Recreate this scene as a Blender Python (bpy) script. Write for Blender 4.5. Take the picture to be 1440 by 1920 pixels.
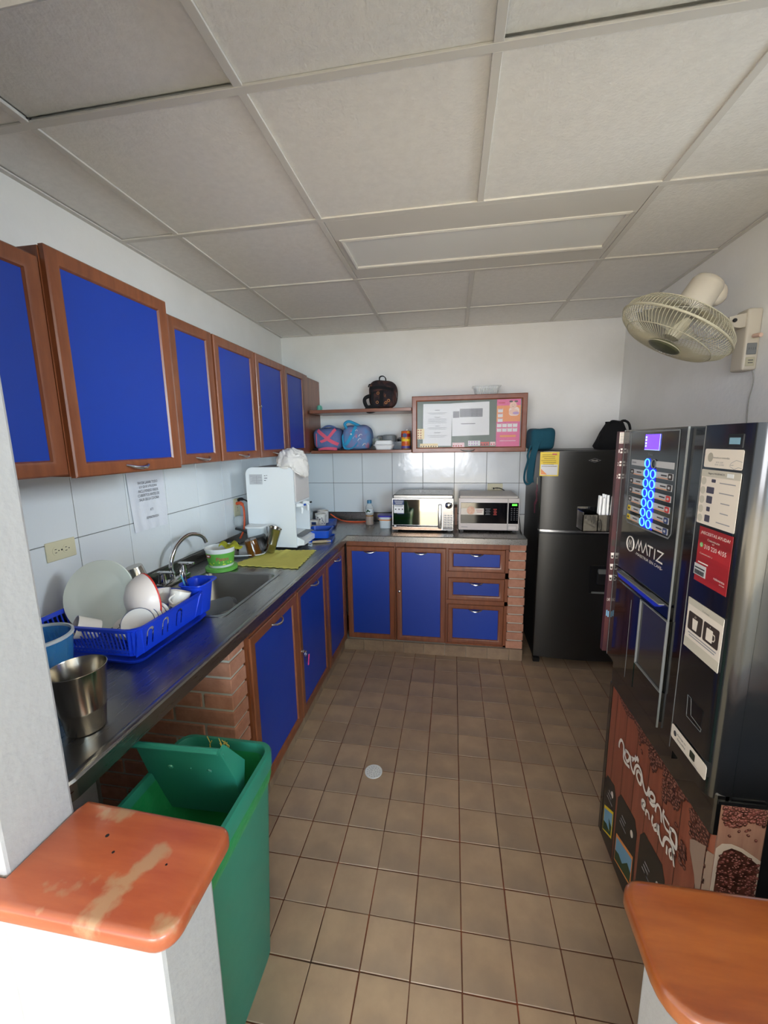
import bpy, bmesh, math, random
from mathutils import Vector, Matrix, noise
random.seed(7)
for o in list(bpy.data.objects): bpy.data.objects.remove(o, do_unlink=True)
SC = bpy.context.scene; COL = SC.collection
V = Vector
def S(r, g, b):                       # sRGB 0-255 -> linear
    f = lambda c: (c/255)/12.92 if c <= 10 else (((c/255)+.055)/1.055)**2.4
    return (f(r), f(g), f(b), 1)

# ------------------------------------------------------------------ camera
CAM_Z, YAW, PITCH, ROLL, FPX = 1.5361, 0.1676, 0.1709, 0.0160, 766.84
def cam_axes():
    cy, sy = math.cos(YAW), math.sin(YAW); cp, sp = math.cos(PITCH), math.sin(PITCH)
    f = V((-sy*cp, cy*cp, -sp)); rt = V((cy, sy, 0)); d = f.cross(rt)
    cr, sr = math.cos(ROLL), math.sin(ROLL)
    return rt*cr + d*sr, rt*(-sr) + d*cr, f
_r, _d, _f = cam_axes()
cd = bpy.data.cameras.new('camera'); cam = bpy.data.objects.new('camera', cd); COL.objects.link(cam)
cam.matrix_world = Matrix(((_r.x, -_d.x, -_f.x, 0), (_r.y, -_d.y, -_f.y, 0), (_r.z, -_d.z, -_f.z, CAM_Z), (0, 0, 0, 1)))
cd.sensor_fit = 'HORIZONTAL'; cd.sensor_width = 36; cd.lens = FPX/1440*36; cd.clip_start = .02
SC.camera = cam

# ------------------------------------------------------------------ light
SC.view_settings.view_transform = 'Standard'; SC.view_settings.look = 'None'
SC.view_settings.gamma = 1; SC.view_settings.use_curve_mapping = False
SC.view_settings.exposure = 1.05
w = bpy.data.worlds.new('world'); SC.world = w; w.use_nodes = True
w.node_tree.nodes['Background'].inputs[0].default_value = (.80, .90, 1.0, 1)
w.node_tree.nodes['Background'].inputs[1].default_value = 1.0
def area(name, loc, target, sx, sy, power, col):
    l = bpy.data.lights.new(name, 'AREA'); l.shape = 'RECTANGLE'; l.size = sx; l.size_y = sy
    l.energy = power; l.color = col
    o = bpy.data.objects.new(name, l); COL.objects.link(o); o.location = loc
    o.rotation_euler = (V(target) - V(loc)).to_track_quat('-Z', 'Y').to_euler(); return o
sl = bpy.data.lights.new('sun', 'SUN'); sl.energy = 18; sl.angle = .02; sl.color = (1, .96, .90)
so = bpy.data.objects.new('sun', sl); COL.objects.link(so); so.rotation_euler = V((.75, 0, -1)).to_track_quat('-Z', 'Y').to_euler()
area('hall_window_daylight', (4.2, -7.2, 1.9), (-.4, 1.8, 1.2), 3.0, 2.4, 230, (.62, .84, 1.0))
area('hall_fill_light', (-1.4, -8.4, 1.6), (.2, 2.6, 1.2), 4.0, 2.2, 230, (.95, .96, 1.0))  # added fill behind the camera, standing in for hall daylight
area('added_side_window_light', (2.35, .60, 2.16), (-1.2, 2.0, 1.5), 1.2, .8, 80, (.80, .91, 1.0))  # added lamp outside the invented side window, brightens the interior

# ------------------------------------------------------------------ constants
XL, XR, YB, H = -1.406, 1.215, 3.366, 2.386
CT = .88                               # counter top
WY0, WY1 = .415, .565                  # partition wall thickness
CAPZ = .85

# ------------------------------------------------------------------ materials
MATS = {}
def mat(name, col=None, rough=.5, metal=0, **k):
    if name in MATS: return MATS[name]
    m = bpy.data.materials.new(name); m.use_nodes = True; MATS[name] = m
    nt = m.node_tree; b = nt.nodes['Principled BSDF']
    b.inputs['Base Color'].default_value = col or (.5, .5, .5, 1)
    b.inputs['Roughness'].default_value = rough; b.inputs['Metallic'].default_value = metal
    if 'trans' in k: b.inputs['Transmission Weight'].default_value = k['trans']
    if 'ior' in k: b.inputs['IOR'].default_value = k['ior']
    if 'coat' in k: b.inputs['Coat Weight'].default_value = k['coat']; b.inputs['Coat Roughness'].default_value = k.get('coatr', .08)
    if 'alpha' in k: b.inputs['Alpha'].default_value = k['alpha']
    if 'spec' in k: b.inputs['Specular IOR Level'].default_value = k['spec']
    if 'sss' in k:
        b.inputs['Subsurface Weight'].default_value = k['sss']; b.inputs['Subsurface Radius'].default_value = (.01, .01, .01)
    if 'emit' in k:
        b.inputs['Emission Color'].default_value = k['emit']; b.inputs['Emission Strength'].default_value = k.get('es', 1)
    N, L = nt.nodes, nt.links
    need = any(x in k for x in ('var', 'bump', 'rvar', 'col2'))
    if need or 'rnd' in k:
        tc = N.new('ShaderNodeTexCoord'); mp = N.new('ShaderNodeMapping'); mp.inputs['Scale'].default_value = k.get('scale', (1, 1, 1))
        L.new(tc.outputs['Object'], mp.inputs['Vector'])
        if 'rnd' in k:            # shift the pattern per object
            oi = N.new('ShaderNodeObjectInfo'); mu = N.new('ShaderNodeMath'); mu.operation = 'MULTIPLY'; mu.inputs[1].default_value = 37
            L.new(oi.outputs['Random'], mu.inputs[0]); cx = N.new('ShaderNodeCombineXYZ')
            for i in range(3): L.new(mu.outputs[0], cx.inputs[i])
            L.new(cx.outputs[0], mp.inputs['Location'])
        nz = N.new('ShaderNodeTexNoise'); nz.inputs['Scale'].default_value = k.get('ns', 6); nz.inputs['Detail'].default_value = k.get('nd', 6)
        nz.inputs['Roughness'].default_value = k.get('nr', .6)
        L.new(mp.outputs[0], nz.inputs['Vector'])
        src = None
        if 'col2' in k:
            cr = N.new('ShaderNodeValToRGB'); lo, hi = k.get('ramp', (.35, .65))
            cr.color_ramp.elements[0].position = lo; cr.color_ramp.elements[1].position = hi
            cr.color_ramp.elements[0].color = col; cr.color_ramp.elements[1].color = k['col2']
            L.new(nz.outputs['Fac'], cr.inputs['Fac']); src = cr.outputs['Color']
        if 'col3' in k:           # sparse worn patches
            n3 = N.new('ShaderNodeTexNoise'); n3.inputs['Scale'].default_value = k.get('ns3', 5); n3.inputs['Detail'].default_value = 5
            L.new(tc.outputs['Object'], n3.inputs['Vector'])
            c3 = N.new('ShaderNodeValToRGB'); lo, hi = k.get('ramp3', (.62, .68))
            c3.color_ramp.elements[0].position = lo; c3.color_ramp.elements[1].position = hi
            c3.color_ramp.elements[0].color = (0, 0, 0, 1); c3.color_ramp.elements[1].color = (1, 1, 1, 1)
            L.new(n3.outputs['Fac'], c3.inputs['Fac'])
            mx = N.new('ShaderNodeMix'); mx.data_type = 'RGBA'
            L.new(c3.outputs['Color'], mx.inputs['Factor'])
            if src: L.new(src, mx.inputs['A'])
            else: mx.inputs['A'].default_value = col
            mx.inputs['B'].default_value = k['col3']; src = mx.outputs['Result']
        if 'rnd' in k:
            hs = N.new('ShaderNodeHueSaturation'); mr = N.new('ShaderNodeMapRange')
            mr.inputs['To Min'].default_value = 1-k['rnd']; mr.inputs['To Max'].default_value = 1+k['rnd']
            L.new(oi.outputs['Random'], mr.inputs['Value']); L.new(mr.outputs[0], hs.inputs['Value'])
            if src: L.new(src, hs.inputs['Color'])
            else: hs.inputs['Color'].default_value = col
            src = hs.outputs['Color']
        if src: L.new(src, b.inputs['Base Color'])
        if 'rvar' in k:
            mr = N.new('ShaderNodeMapRange'); mr.inputs['To Min'].default_value = rough-k['rvar']; mr.inputs['To Max'].default_value = rough+k['rvar']
            L.new(nz.outputs['Fac'], mr.inputs['Value']); L.new(mr.outputs[0], b.inputs['Roughness'])
        if 'bump' in k:
            n2 = N.new('ShaderNodeTexNoise'); n2.inputs['Scale'].default_value = k.get('bs', 60); n2.inputs['Detail'].default_value = 4
            L.new(mp.outputs[0], n2.inputs['Vector'])
            bp = N.new('ShaderNodeBump'); bp.inputs['Strength'].default_value = k['bump']; bp.inputs['Distance'].default_value = k.get('bd', .002)
            L.new(n2.outputs['Fac'], bp.inputs['Height']); L.new(bp.outputs[0], b.inputs['Normal'])
    return m

M = dict(
 wall=mat('painted_plaster', S(242, 241, 238), .85, bump=.35, bs=45, bd=.003, col2=S(236, 235, 231), ns=3),
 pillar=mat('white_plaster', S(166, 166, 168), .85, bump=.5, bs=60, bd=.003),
 ceil=mat('ceiling_panel', S(232, 230, 226), .9, bump=.5, bs=110, bd=.003, col2=S(238, 236, 232), ns=40, rnd=.012),
 tbar=mat('ceiling_grid_paint', S(216, 213, 207), .8),
 diff=mat('ribbed_diffuser', S(236, 236, 233), .45, bump=.3, bs=300, bd=.001),
 tile=mat('glazed_wall_tile', S(226, 231, 234), .13, bump=.42, bs=9, bd=.006, rnd=.012, coat=.4),
 grout=mat('grey_grout', S(120, 122, 120), .9),
 floort=mat('clay_floor_tile', S(164, 140, 117), .48, col2=S(180, 155, 128), ns=7, rnd=.07, rvar=.1, bump=.15, bs=25, bd=.001, col3=S(140, 124, 112), ns3=2.2, ramp3=(.5, .72)),
 floorg=mat('rusty_grout', S(138, 76, 50), .9, col2=S(80, 60, 48), ns=4),
 hall=mat('hall_floor', S(206, 192, 164), .5, col2=S(196, 182, 154), ns=3),
 wood=mat('varnished_cedar', S(134, 76, 44), .38, scale=(1, 1, .12), ns=40, nd=5, col2=S(106, 54, 30), ramp=(.3, .75), coat=.35, coatr=.2, rnd=.1),
 woodh=mat('varnished_cedar_rail', S(134, 76, 44), .38, scale=(.15, .15, 1), ns=40, nd=5, col2=S(106, 54, 30), ramp=(.3, .75), coat=.35, coatr=.2, rnd=.1),
 blue=mat('blue_laminate', S(14, 56, 156), .42, rvar=.05, ns=9, bump=.05, bs=200, bd=.0005, rnd=.08),
 steel=mat('brushed_steel', S(150, 148, 144), .3, 1, scale=(3, .15, 3), ns=60, rvar=.12, bump=.04, bs=40, bd=.001),
 steeld=mat('sink_steel', S(150, 150, 148), .36, 1, ns=25, rvar=.1),
 chrome=mat('chrome', S(215, 215, 215), .1, 1),
 tumb=mat('tumbler_steel', S(175, 170, 160), .2, 1, rvar=.06, ns=30),
 satin=mat('satin_handle', S(205, 205, 205), .25, 1),
 brick=mat('red_brick', S(186, 134, 110), .85, col2=S(170, 118, 94), ns=30, rnd=.09, bump=.5, bs=90, bd=.002),
 mortar=mat('grey_mortar', S(184, 182, 170), .95, bump=.5, bs=120, bd=.002),
 plinth=mat('tiled_plinth', S(150, 126, 100), .6, col2=S(128, 105, 84), ns=12, rnd=.05),
 capw=mat('worn_varnished_cap', S(172, 92, 56), .36, scale=(.5, 3, 3), ns=9, nd=7, col2=S(150, 70, 42), ramp=(.3, .7), coat=.5, coatr=.16, col3=S(160, 122, 92), ns3=11, ramp3=(.62, .68)),
 capw2=mat('varnished_cap', S(152, 84, 36), .3, scale=(.5, 3, 3), ns=8, nd=7, col2=S(118, 54, 20), ramp=(.3, .7), coat=.5, coatr=.15),
 green=mat('green_plastic', S(42, 126, 106), .42, rvar=.04, ns=20, bump=.08, bs=200, bd=.0006),
 liner=mat('green_liner_bag', S(40, 150, 86), .35, alpha=.8, bump=.8, bs=25, bd=.006),
 pblue=mat('blue_plastic', S(22, 62, 205), .35),
 pblue2=mat('blue_container', S(30, 80, 185), .35),
 tblue=mat('translucent_blue', S(70, 150, 215), .15, alpha=.6, trans=.2),
 white=mat('white_plastic', S(228, 230, 230), .4),
 whiteg=mat('white_gloss', S(235, 237, 238), .22),
 porc=mat('white_porcelain', S(236, 230, 222), .14, coat=.3),
 porcg=mat('greenish_white_melamine', S(222, 228, 218), .25),
 melp=mat('pinkish_white_melamine', S(238, 226, 220), .3, sss=.1),
 red=mat('red_plastic', S(200, 50, 40), .4),
 cream=mat('aged_cream_plastic', S(182, 175, 150), .5),
 creaml=mat('cream_plastic', S(196, 187, 170), .45),
 outlet=mat('ivory_outlet', S(214, 208, 176), .45),
 dark=mat('dark_plastic', S(28, 28, 28), .4),
 black=mat('black_plastic', S(14, 14, 15), .35),
 gblack=mat('gloss_black', S(12, 12, 13), .12, coat=.5, coatr=.03),
 mblack=mat('machine_black', S(20, 21, 23), .2, coat=.6, coatr=.1, bump=.03, bs=80, bd=.001),
 mpanel=mat('machine_panel', S(26, 30, 32), .18, coat=.5),
 grey=mat('grey_plastic', S(120, 122, 122), .45),
 lgrey=mat('light_grey_print', S(196, 196, 198), .5),
 fridge=mat('dark_steel_fridge', S(66, 65, 63), .34, .85, scale=(60, 60, .4), ns=10, rvar=.05),
 fridges=mat('black_fridge_side', S(24, 24, 25), .45, bump=.2, bs=200, bd=.0006),
 yellow=mat('yellow_cloth', S(214, 206, 104), .95, bump=.5, bs=260, bd=.001),
 ywaf=mat('yellow_green_sponge', S(165, 165, 30), .95, bump=1, bs=120, bd=.003),
 towel=mat('white_towel', S(228, 222, 216), .98, bump=.9, bs=180, bd=.003),
 paper=mat('paper', S(232, 232, 234), .7),
 paperf=mat('plastic_sleeve_paper', S(226, 228, 234), .3, bump=.6, bs=14, bd=.01),
 ink=mat('ink', S(60, 60, 66), .7), inkl=mat('light_ink', S(150, 150, 155), .7),
 felt=mat('grey_green_felt', S(104, 116, 108), .95, col2=S(124, 134, 126), ns=4),
 pink=mat('pink_print', S(226, 92, 150), .5), skin=mat('skin_print', S(240, 196, 176), .5), orange=mat('orange_print', S(240, 150, 80), .5),
 lilac=mat('lilac_print', S(190, 150, 200), .5),
 redp=mat('red_print', S(178, 40, 44), .4, col2=S(140, 26, 30), ns=4, scale=(.3, .3, 6)),
 yprint=mat('yellow_print', S(238, 206, 40), .5), greenp=mat('green_print', S(104, 176, 74), .45), mag=mat('magenta_print', S(205, 40, 90), .5),
 navy=mat('navy_print', S(40, 60, 110), .5), beige=mat('beige_print', S(196, 190, 176), .5), brownp=mat('dark_brown_print', S(58, 48, 42), .5),
 stick=mat('white_sticker', S(226, 216, 204), .45),
 whitel=mat('white_lettering', S(236, 228, 220), .5),
 ledblue=mat('lit_blue_display', S(70, 40, 255), .3, emit=(.09, .03, 1, 1), es=1.6),
 ringb=mat('lit_blue_ring', S(60, 140, 255), .3, emit=(.05, .28, 1, 1), es=1.8),
 glowb=mat('lit_blue_backing', S(20, 20, 220), .4, emit=(.004, .004, 1, 1), es=.9),
 ledgreen=mat('lit_green_display', S(80, 255, 60), .3, emit=(.1, 1, .05, 1), es=1.5),
 bluestrip=mat('blue_trim', S(20, 40, 150), .3, emit=(.01, .03, .5, 1), es=.12),
 mirror=mat('mirror_door', S(190, 180, 160), .04, 1),
 glassd=mat('dark_glass', S(10, 10, 14), .06, coat=1),
 glassw=mat('smoked_window', S(52, 50, 46), .2, coat=.5),
 tclear=mat('clear_plastic', S(225, 230, 230), .12, alpha=.30),
 tgrey=mat('smoky_clear_plastic', S(130, 136, 142), .15, alpha=.62),
 tfrost=mat('frosted_plastic', S(212, 220, 224), .35, alpha=.86),
 amber=mat('amber_liquid', S(170, 110, 30), .1, alpha=.9, trans=.3),
 brglass=mat('brown_glass', S(120, 72, 18), .08, trans=.35, coat=.4),
 ocord=mat('orange_cord', S(226, 92, 50), .5), bcord=mat('black_cord', S(22, 22, 24), .5),
 teal=mat('teal_fabric', S(20, 78, 96), .9, bump=.6, bs=90, bd=.003),
 bfab=mat('black_fabric', S(16, 16, 18), .95, bump=.5, bs=90, bd=.003),
 cfab=mat('dark_patterned_fabric', S(34, 26, 30), .9, ns=16, col2=S(84, 50, 44), ramp=(.48, .62), col3=S(170, 110, 60), ns3=22, ramp3=(.64, .68)),
 pfab=mat('blue_pink_fabric', S(88, 104, 150), .9, ns=9, col2=S(104, 120, 165), bump=.5, bs=80, bd=.003),
 pfab2=mat('lilac_blue_fabric', S(120, 124, 165), .85, ns=16, col2=S(96, 140, 185), ramp=(.4, .6), col3=S(196, 120, 140), ns3=14, ramp3=(.62, .68)),
 pstrap=mat('coral_pink_strap', S(226, 96, 120), .9), bstrap=mat('sky_blue_strap', S(46, 148, 190), .9),
 foam=mat('white_foam', S(236, 236, 236), .8),
 vinyl=mat('wood_print_vinyl', S(158, 86, 64), .38, scale=(1, 5, .25), ns=7, nd=5, col2=S(122, 60, 44), ramp=(.3, .72), coat=.2),
 bean=mat('bean_print', S(58, 30, 24), .5, col2=S(96, 52, 42), ns=60), beanl=mat('bean_highlight_print', S(150, 100, 88), .45),
 blueb=mat('bluish_landscape_print', S(120, 170, 200), .5), dgreen=mat('dark_green_print', S(40, 70, 40), .5),
 keypink=mat('pink_tag', S(240, 70, 130), .5),
)

# ------------------------------------------------------------------ mesh helpers
ORG = {}
def ortho(a):
    a = V(a).normalized(); t = V((0, 0, 1)) if abs(a.z) < .9 else V((1, 0, 0))
    u = t.cross(a).normalized(); return u, a.cross(u), a
_FT = {}
def font_mesh(body):
    if body in _FT: return _FT[body]
    c = bpy.data.curves.new('t', 'FONT'); c.body = body; c.resolution_u = 2; c.align_x = 'CENTER'
    o = bpy.data.objects.new('t', c); COL.objects.link(o)
    me = bpy.data.meshes.new_from_object(o.evaluated_get(bpy.context.evaluated_depsgraph_get()))
    vs = [tuple(v.co) for v in me.vertices]; fs = [tuple(p.vertices) for p in me.polygons]
    bpy.data.objects.remove(o); bpy.data.curves.remove(c); bpy.data.meshes.remove(me)
    _FT[body] = (vs, fs); return vs, fs
def curve_fill(loops, depth):
    c = bpy.data.curves.new('t', 'CURVE'); c.dimensions = '2D'; c.fill_mode = 'BOTH'; c.extrude = depth/2
    for lp in loops:
        s = c.splines.new('POLY'); s.points.add(len(lp)-1); s.use_cyclic_u = True
        for i, p in enumerate(lp): s.points[i].co = (p[0], p[1], 0, 1)
    o = bpy.data.objects.new('t', c); COL.objects.link(o)
    me = bpy.data.meshes.new_from_object(o.evaluated_get(bpy.context.evaluated_depsgraph_get()))
    vs = [tuple(v.co) for v in me.vertices]; fs = [tuple(p.vertices) for p in me.polygons]
    bpy.data.objects.remove(o); bpy.data.curves.remove(c); bpy.data.meshes.remove(me)
    return vs, fs
def rrect(cx, cy, w, h, r, z, n=4):
    r = min(r, w/2-1e-4, h/2-1e-4); pts = []
    for i, (sx, sy) in enumerate(((1, 1), (-1, 1), (-1, -1), (1, -1))):
        for k in range(n+1):
            a = math.pi/2*(i + k/n)
            pts.append((cx+sx*(w/2-r)+r*math.cos(a), cy+sy*(h/2-r)+r*math.sin(a), z))
    return pts
class MB:
    def __init__(s): s.v = []; s.f = []
    def add(s, vs, fs):
        n = len(s.v); s.v += [V(p) for p in vs]; s.f += [tuple(i+n for i in f) for f in fs]; return s
    def box(s, x0, x1, y0, y1, z0, z1, b=0, seg=1):
        if b <= 0:
            vs = [(x, y, z) for x in (x0, x1) for y in (y0, y1) for z in (z0, z1)]
            return s.add(vs, [(0, 1, 3, 2), (4, 6, 7, 5), (0, 4, 5, 1), (2, 3, 7, 6), (0, 2, 6, 4), (1, 5, 7, 3)])
        bm = bmesh.new(); bmesh.ops.create_cube(bm, size=1)
        for v in bm.verts: v.co = V(((x0+x1)/2+v.co.x*(x1-x0), (y0+y1)/2+v.co.y*(y1-y0), (z0+z1)/2+v.co.z*(z1-z0)))
        bmesh.ops.bevel(bm, geom=list(bm.edges), offset=b, segments=seg, profile=.5, affect='EDGES')
        bm.verts.index_update(); s.add([v.co.copy() for v in bm.verts], [[v.index for v in f.verts] for f in bm.faces]); bm.free(); return s
    def obox(s, o, u, v, n, W, Hh, D, b=0):   # box spanned by u*W, v*H, n*D from corner o
        t = MB().box(0, W, 0, Hh, 0, D, b); u, v, n, o = V(u), V(v), V(n), V(o)
        return s.add([o+u*p.x+v*p.y+n*p.z for p in t.v], t.f)
    def loft(s, loops, cap0=True, cap1=True, closed=False):
        n = len(loops[0]); vs = [p for l in loops for p in l]; fs = []
        m = len(loops)
        for i in range(m if closed else m-1):
            a, b = i*n, ((i+1) % m)*n
            for k in range(n): fs.append((a+k, a+(k+1) % n, b+(k+1) % n, b+k))
        if cap0 and not closed: fs.append(tuple(range(n))[::-1])
        if cap1 and not closed: fs.append(tuple((m-1)*n+k for k in range(n)))
        return s.add(vs, fs)
    def lathe(s, prof, c, axis=(0, 0, 1), seg=28, sx=1, sy=1):
        u, v, a = ortho(axis) if tuple(axis) != (0, 0, 1) else (V((1, 0, 0)), V((0, 1, 0)), V((0, 0, 1)))
        c = V(c); loops = [[c+u*(r*sx*math.cos(2*math.pi*k/seg))+v*(r*sy*math.sin(2*math.pi*k/seg))+a*z for k in range(seg)] for r, z in prof]
        if prof[0] == prof[-1]: return s.loft(loops[:-1], closed=True)
        cp = len(prof) > 2 or prof[0][0] < .02
        return s.loft(loops, prof[0][0] > 0 and cp, prof[-1][0] > 0 and cp)
    def tube(s, pts, r, seg=8, closed=False):
        pts = [V(p) for p in pts]; n = len(pts); loops = []; pu = None
        for i, p in enumerate(pts):
            if closed: t = pts[(i+1) % n]-pts[i-1]
            else: t = pts[min(i+1, n-1)]-pts[max(i-1, 0)]
            t = t.normalized() if t.length > 1e-9 else V((0, 0, 1))
            if pu is None: u = ortho(t)[0]
            else: u = (pu-t*pu.dot(t)); u = u.normalized() if u.length > 1e-6 else ortho(t)[0]
            pu = u; w_ = t.cross(u); rr = r[i] if isinstance(r, (list, tuple)) else r
            loops.append([p+u*rr*math.cos(2*math.pi*k/seg)+w_*rr*math.sin(2*math.pi*k/seg) for k in range(seg)])
        return s.loft(loops, closed=closed)
    def ribbon(s, pts, side, w, t):           # flat strap: centre line, width direction
        pts = [V(p) for p in pts]; side = V(side).normalized(); loops = []
        for i, p in enumerate(pts):
            d = (pts[min(i+1, len(pts)-1)]-pts[max(i-1, 0)]).normalized(); nn = d.cross(side).normalized()
            loops.append([p+side*w/2+nn*t/2, p-side*w/2+nn*t/2, p-side*w/2-nn*t/2, p+side*w/2-nn*t/2])
        return s.loft(loops)
    def prism(s, poly, o, u, v, d):           # 2D polygon on plane (o,u,v), extruded by vector d
        o, u, v, d = V(o), V(u), V(v), V(d)
        a = [o+u*p[0]+v*p[1] for p in poly]; return s.loft([a, [p+d for p in a]])
    def holes(s, loops, depth, o, u, v):
        vs, fs = curve_fill(loops, depth); o, u, v = V(o), V(u), V(v); n = u.cross(v)
        return s.add([o+u*p[0]+v*p[1]+n*p[2] for p in vs], fs)
    def frame(s, o, u, v, n, W, Hh, prof):    # profile swept round a rectangle, mitred
        o, u, v, n = V(o), V(u), V(v), V(n); loops = []
        for t, h in prof:
            loops.append([o+u*x+v*y+n*h for x, y in ((t, t), (W-t, t), (W-t, Hh-t), (t, Hh-t))])
        return s.loft(loops, closed=True)
    def blob(s, c, rad, e=.6, nu=20, nv=14, amp=0, fr=6, seed=0, flat=True):   # superellipsoid with soft noise
        f = lambda w_, m: math.copysign(abs(w_)**m, w_); loops = []
        for j in range(1, nv):
            b = -math.pi/2+math.pi*j/nv; lp = []
            for i in range(nu):
                a = 2*math.pi*i/nu
                p = V((f(math.cos(b), e)*f(math.cos(a), e), f(math.cos(b), e)*f(math.sin(a), e), f(math.sin(b), e)))
                q = V((p.x*rad[0], p.y*rad[1], p.z*rad[2]))
                if amp:
                    k = noise.noise(q*fr+V((seed*3.1, seed, 0)))
                    q += p.normalized()*amp*k*(.25 if (flat and p.z < -.85) else 1)
                if flat: q.z = max(q.z, -rad[2])
                lp.append(V(c)+q)
            loops.append(lp)
        return s.loft(loops)
    def sheet(s, fn, nu, nv, th=0):
        vs = [V(fn(i/nu, j/nv)) for j in range(nv+1) for i in range(nu+1)]; fs = []
        for j in range(nv):
            for i in range(nu): a = j*(nu+1)+i; fs.append((a, a+1, a+nu+2, a+nu+1))
        if th:
            n = len(vs); off = V((0, 0, -th)) if not isinstance(th, (tuple, Vector)) else V(th)
            vs2 = [p+off for p in vs]; fs2 = [tuple(i+n for i in f[::-1]) for f in fs]; ed = []
            for i in range(nu): ed += [(i+1, i, i+n, i+1+n), (nv*(nu+1)+i, nv*(nu+1)+i+1, nv*(nu+1)+i+1+n, nv*(nu+1)+i+n)]
            for j in range(nv): a = j*(nu+1); c_ = a+nu; ed += [(a, a+nu+1, a+nu+1+n, a+n), (c_+nu+1, c_, c_+n, c_+nu+1+n)]
            return s.add(vs+vs2, fs+fs2+ed)
        return s.add(vs, fs)
    def text(s, body, o, u, v, h, w=None, off=.0006):
        vs, fs = font_mesh(body); o, u, v = V(o), V(u), V(v); n = u.cross(v).normalized()
        x0 = min(p[0] for p in vs); x1 = max(p[0] for p in vs); y0 = min(p[1] for p in vs); y1 = max(p[1] for p in vs)
        sy = h/(y1-y0); sx = (w/(x1-x0)) if w else sy
        return s.add([o+u*((p[0]-(x0+x1)/2)*sx)+v*((p[1]-(y0+y1)/2)*sy)+n*off for p in vs], fs)
    def card(s, o, u, v, W, Hh, off=.0006, t=.0004, r=0):   # centred flat card
        o, u, v = V(o), V(u), V(v); n = u.cross(v).normalized()
        if r: lp = [(p[0], p[1]) for p in rrect(0, 0, W, Hh, r, 0)]
        else: lp = [(-W/2, -Hh/2), (W/2, -Hh/2), (W/2, Hh/2), (-W/2, Hh/2)]
        return s.prism(lp, o+n*off, u, v, n*t)
    def build(s, name, m, parent=None, smooth=None, org=None, label=None, cat=None, group=None, kind=None):
        if parent is not None: base = ORG[parent]
        elif org is not None: base = V(org)
        else:
            xs = [p.x for p in s.v]; ys = [p.y for p in s.v]; base = V(((min(xs)+max(xs))/2, (min(ys)+max(ys))/2, min(p.z for p in s.v)))
        me = bpy.data.meshes.new(name); me.from_pydata([tuple(p-base) for p in s.v], [], s.f); me.update()
        bm = bmesh.new(); bm.from_mesh(me); bmesh.ops.recalc_face_normals(bm, faces=bm.faces); bm.to_mesh(me); bm.free()
        me.materials.append(M[m] if isinstance(m, str) else m)
        if smooth:
            me.polygons.foreach_set('use_smooth', [True]*len(me.polygons))
            try: me.set_sharp_from_angle(angle=math.radians(smooth if smooth is not True else 40))
            except Exception: pass
        o = bpy.data.objects.new(name, me); COL.objects.link(o)
        if parent is not None: o.parent = parent
        else: o.location = base
        ORG[o] = base
        if label: o['label'] = label
        if cat: o['category'] = cat
        if group: o['group'] = group
        if kind: o['kind'] = kind
        return o
def root(name, label, cat, loc, group=None):
    o = bpy.data.objects.new(name, None); o.empty_display_size = .05; COL.objects.link(o); o.location = loc
    o['label'] = label; o['category'] = cat
    if group: o['group'] = group
    ORG[o] = V(loc); return o
def copy_tree(o, parent=None):
    c = o.copy(); COL.objects.link(c)
    if parent is not None: c.parent = parent
    for ch in [x for x in bpy.data.objects if x.parent == o]: copy_tree(ch, c)
    return c
def inst(me, name, loc, parent, kind=None):      # piece sharing mesh data, placed by world location
    o = bpy.data.objects.new(name, me); COL.objects.link(o); o.parent = parent; o.location = V(loc)-ORG[parent]; return o
X, Y, Z = V((1, 0, 0)), V((0, 1, 0)), V((0, 0, 1))

# ================================================================== STRUCTURE
def st(name, mb, m, parent=None, **k):
    return mb.build(name, m, parent, org=(0, 0, 0) if parent is None else None, kind=None if parent is not None else 'structure', **k)
FX0, FY0, FS = .0455, .9266, .149
floor = st('floor', MB().box(XL-.15, XR+.15, .33, YB+.15, -.12, -.003), 'floorg')
tme = MB().box(-FS/2+.0018, FS/2-.0018, -FS/2+.0018, FS/2-.0018, -.012, 0, .0012).build('floor_tile', 'floort', floor)
me_t = tme.data; bpy.data.objects.remove(tme)
rest = MB()
DRX, DRY = -.35, 1.657
for i in range(-10, 8):
    for j in range(-4, 17):
        cx, cy = FX0+(i+.5)*FS, FY0+(j+.5)*FS
        if cx-FS/2 < XL-.08 or cx+FS/2 > XR+.1 or cy+FS/2 > YB+.1: continue
        if -6 <= i <= 5 and j <= 12:
            t = inst(me_t, 'floor_tile', (cx+random.uniform(-.0006, .0006), cy+random.uniform(-.0006, .0006), random.uniform(-.0008, .0006)), floor)
            t.rotation_euler.z = random.uniform(-.006, .006)
        else: rest.box(cx-FS/2+.0018, cx+FS/2-.0018, cy-FS/2+.0018, cy+FS/2-.0018, -.012, 0)
rest.build("floor_tiling", "floort", floor)["kind"] = "stuff"
st('floor', MB().box(-7, 7, -9, .33, -.12, -.0005), 'hall')
# floor drain
dr = root('floor_drain', 'round white perforated drain grate set in the tiled floor', 'drain', (DRX, DRY, 0))
lp = [[(.041*math.cos(a*math.pi/18), .041*math.sin(a*math.pi/18)) for a in range(36)]]
for ring, n in ((.010, 5), (.020, 10), (.030, 15)):
    for k in range(n):
        a = 2*math.pi*k/n
        lp.append([(ring*math.cos(a)+.0028*math.cos(b*math.pi/3), ring*math.sin(a)+.0028*math.sin(b*math.pi/3)) for b in range(6)])
MB().holes(lp, .003, (DRX, DRY, .0035), X, Y).build('grate', 'white', dr)
MB().lathe([(.0, .0005), (.038, .0005), (.038, .0015), (0, .0015)], (DRX, DRY, 0), seg=24).build('drain_cup', 'dark', dr)

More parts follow.
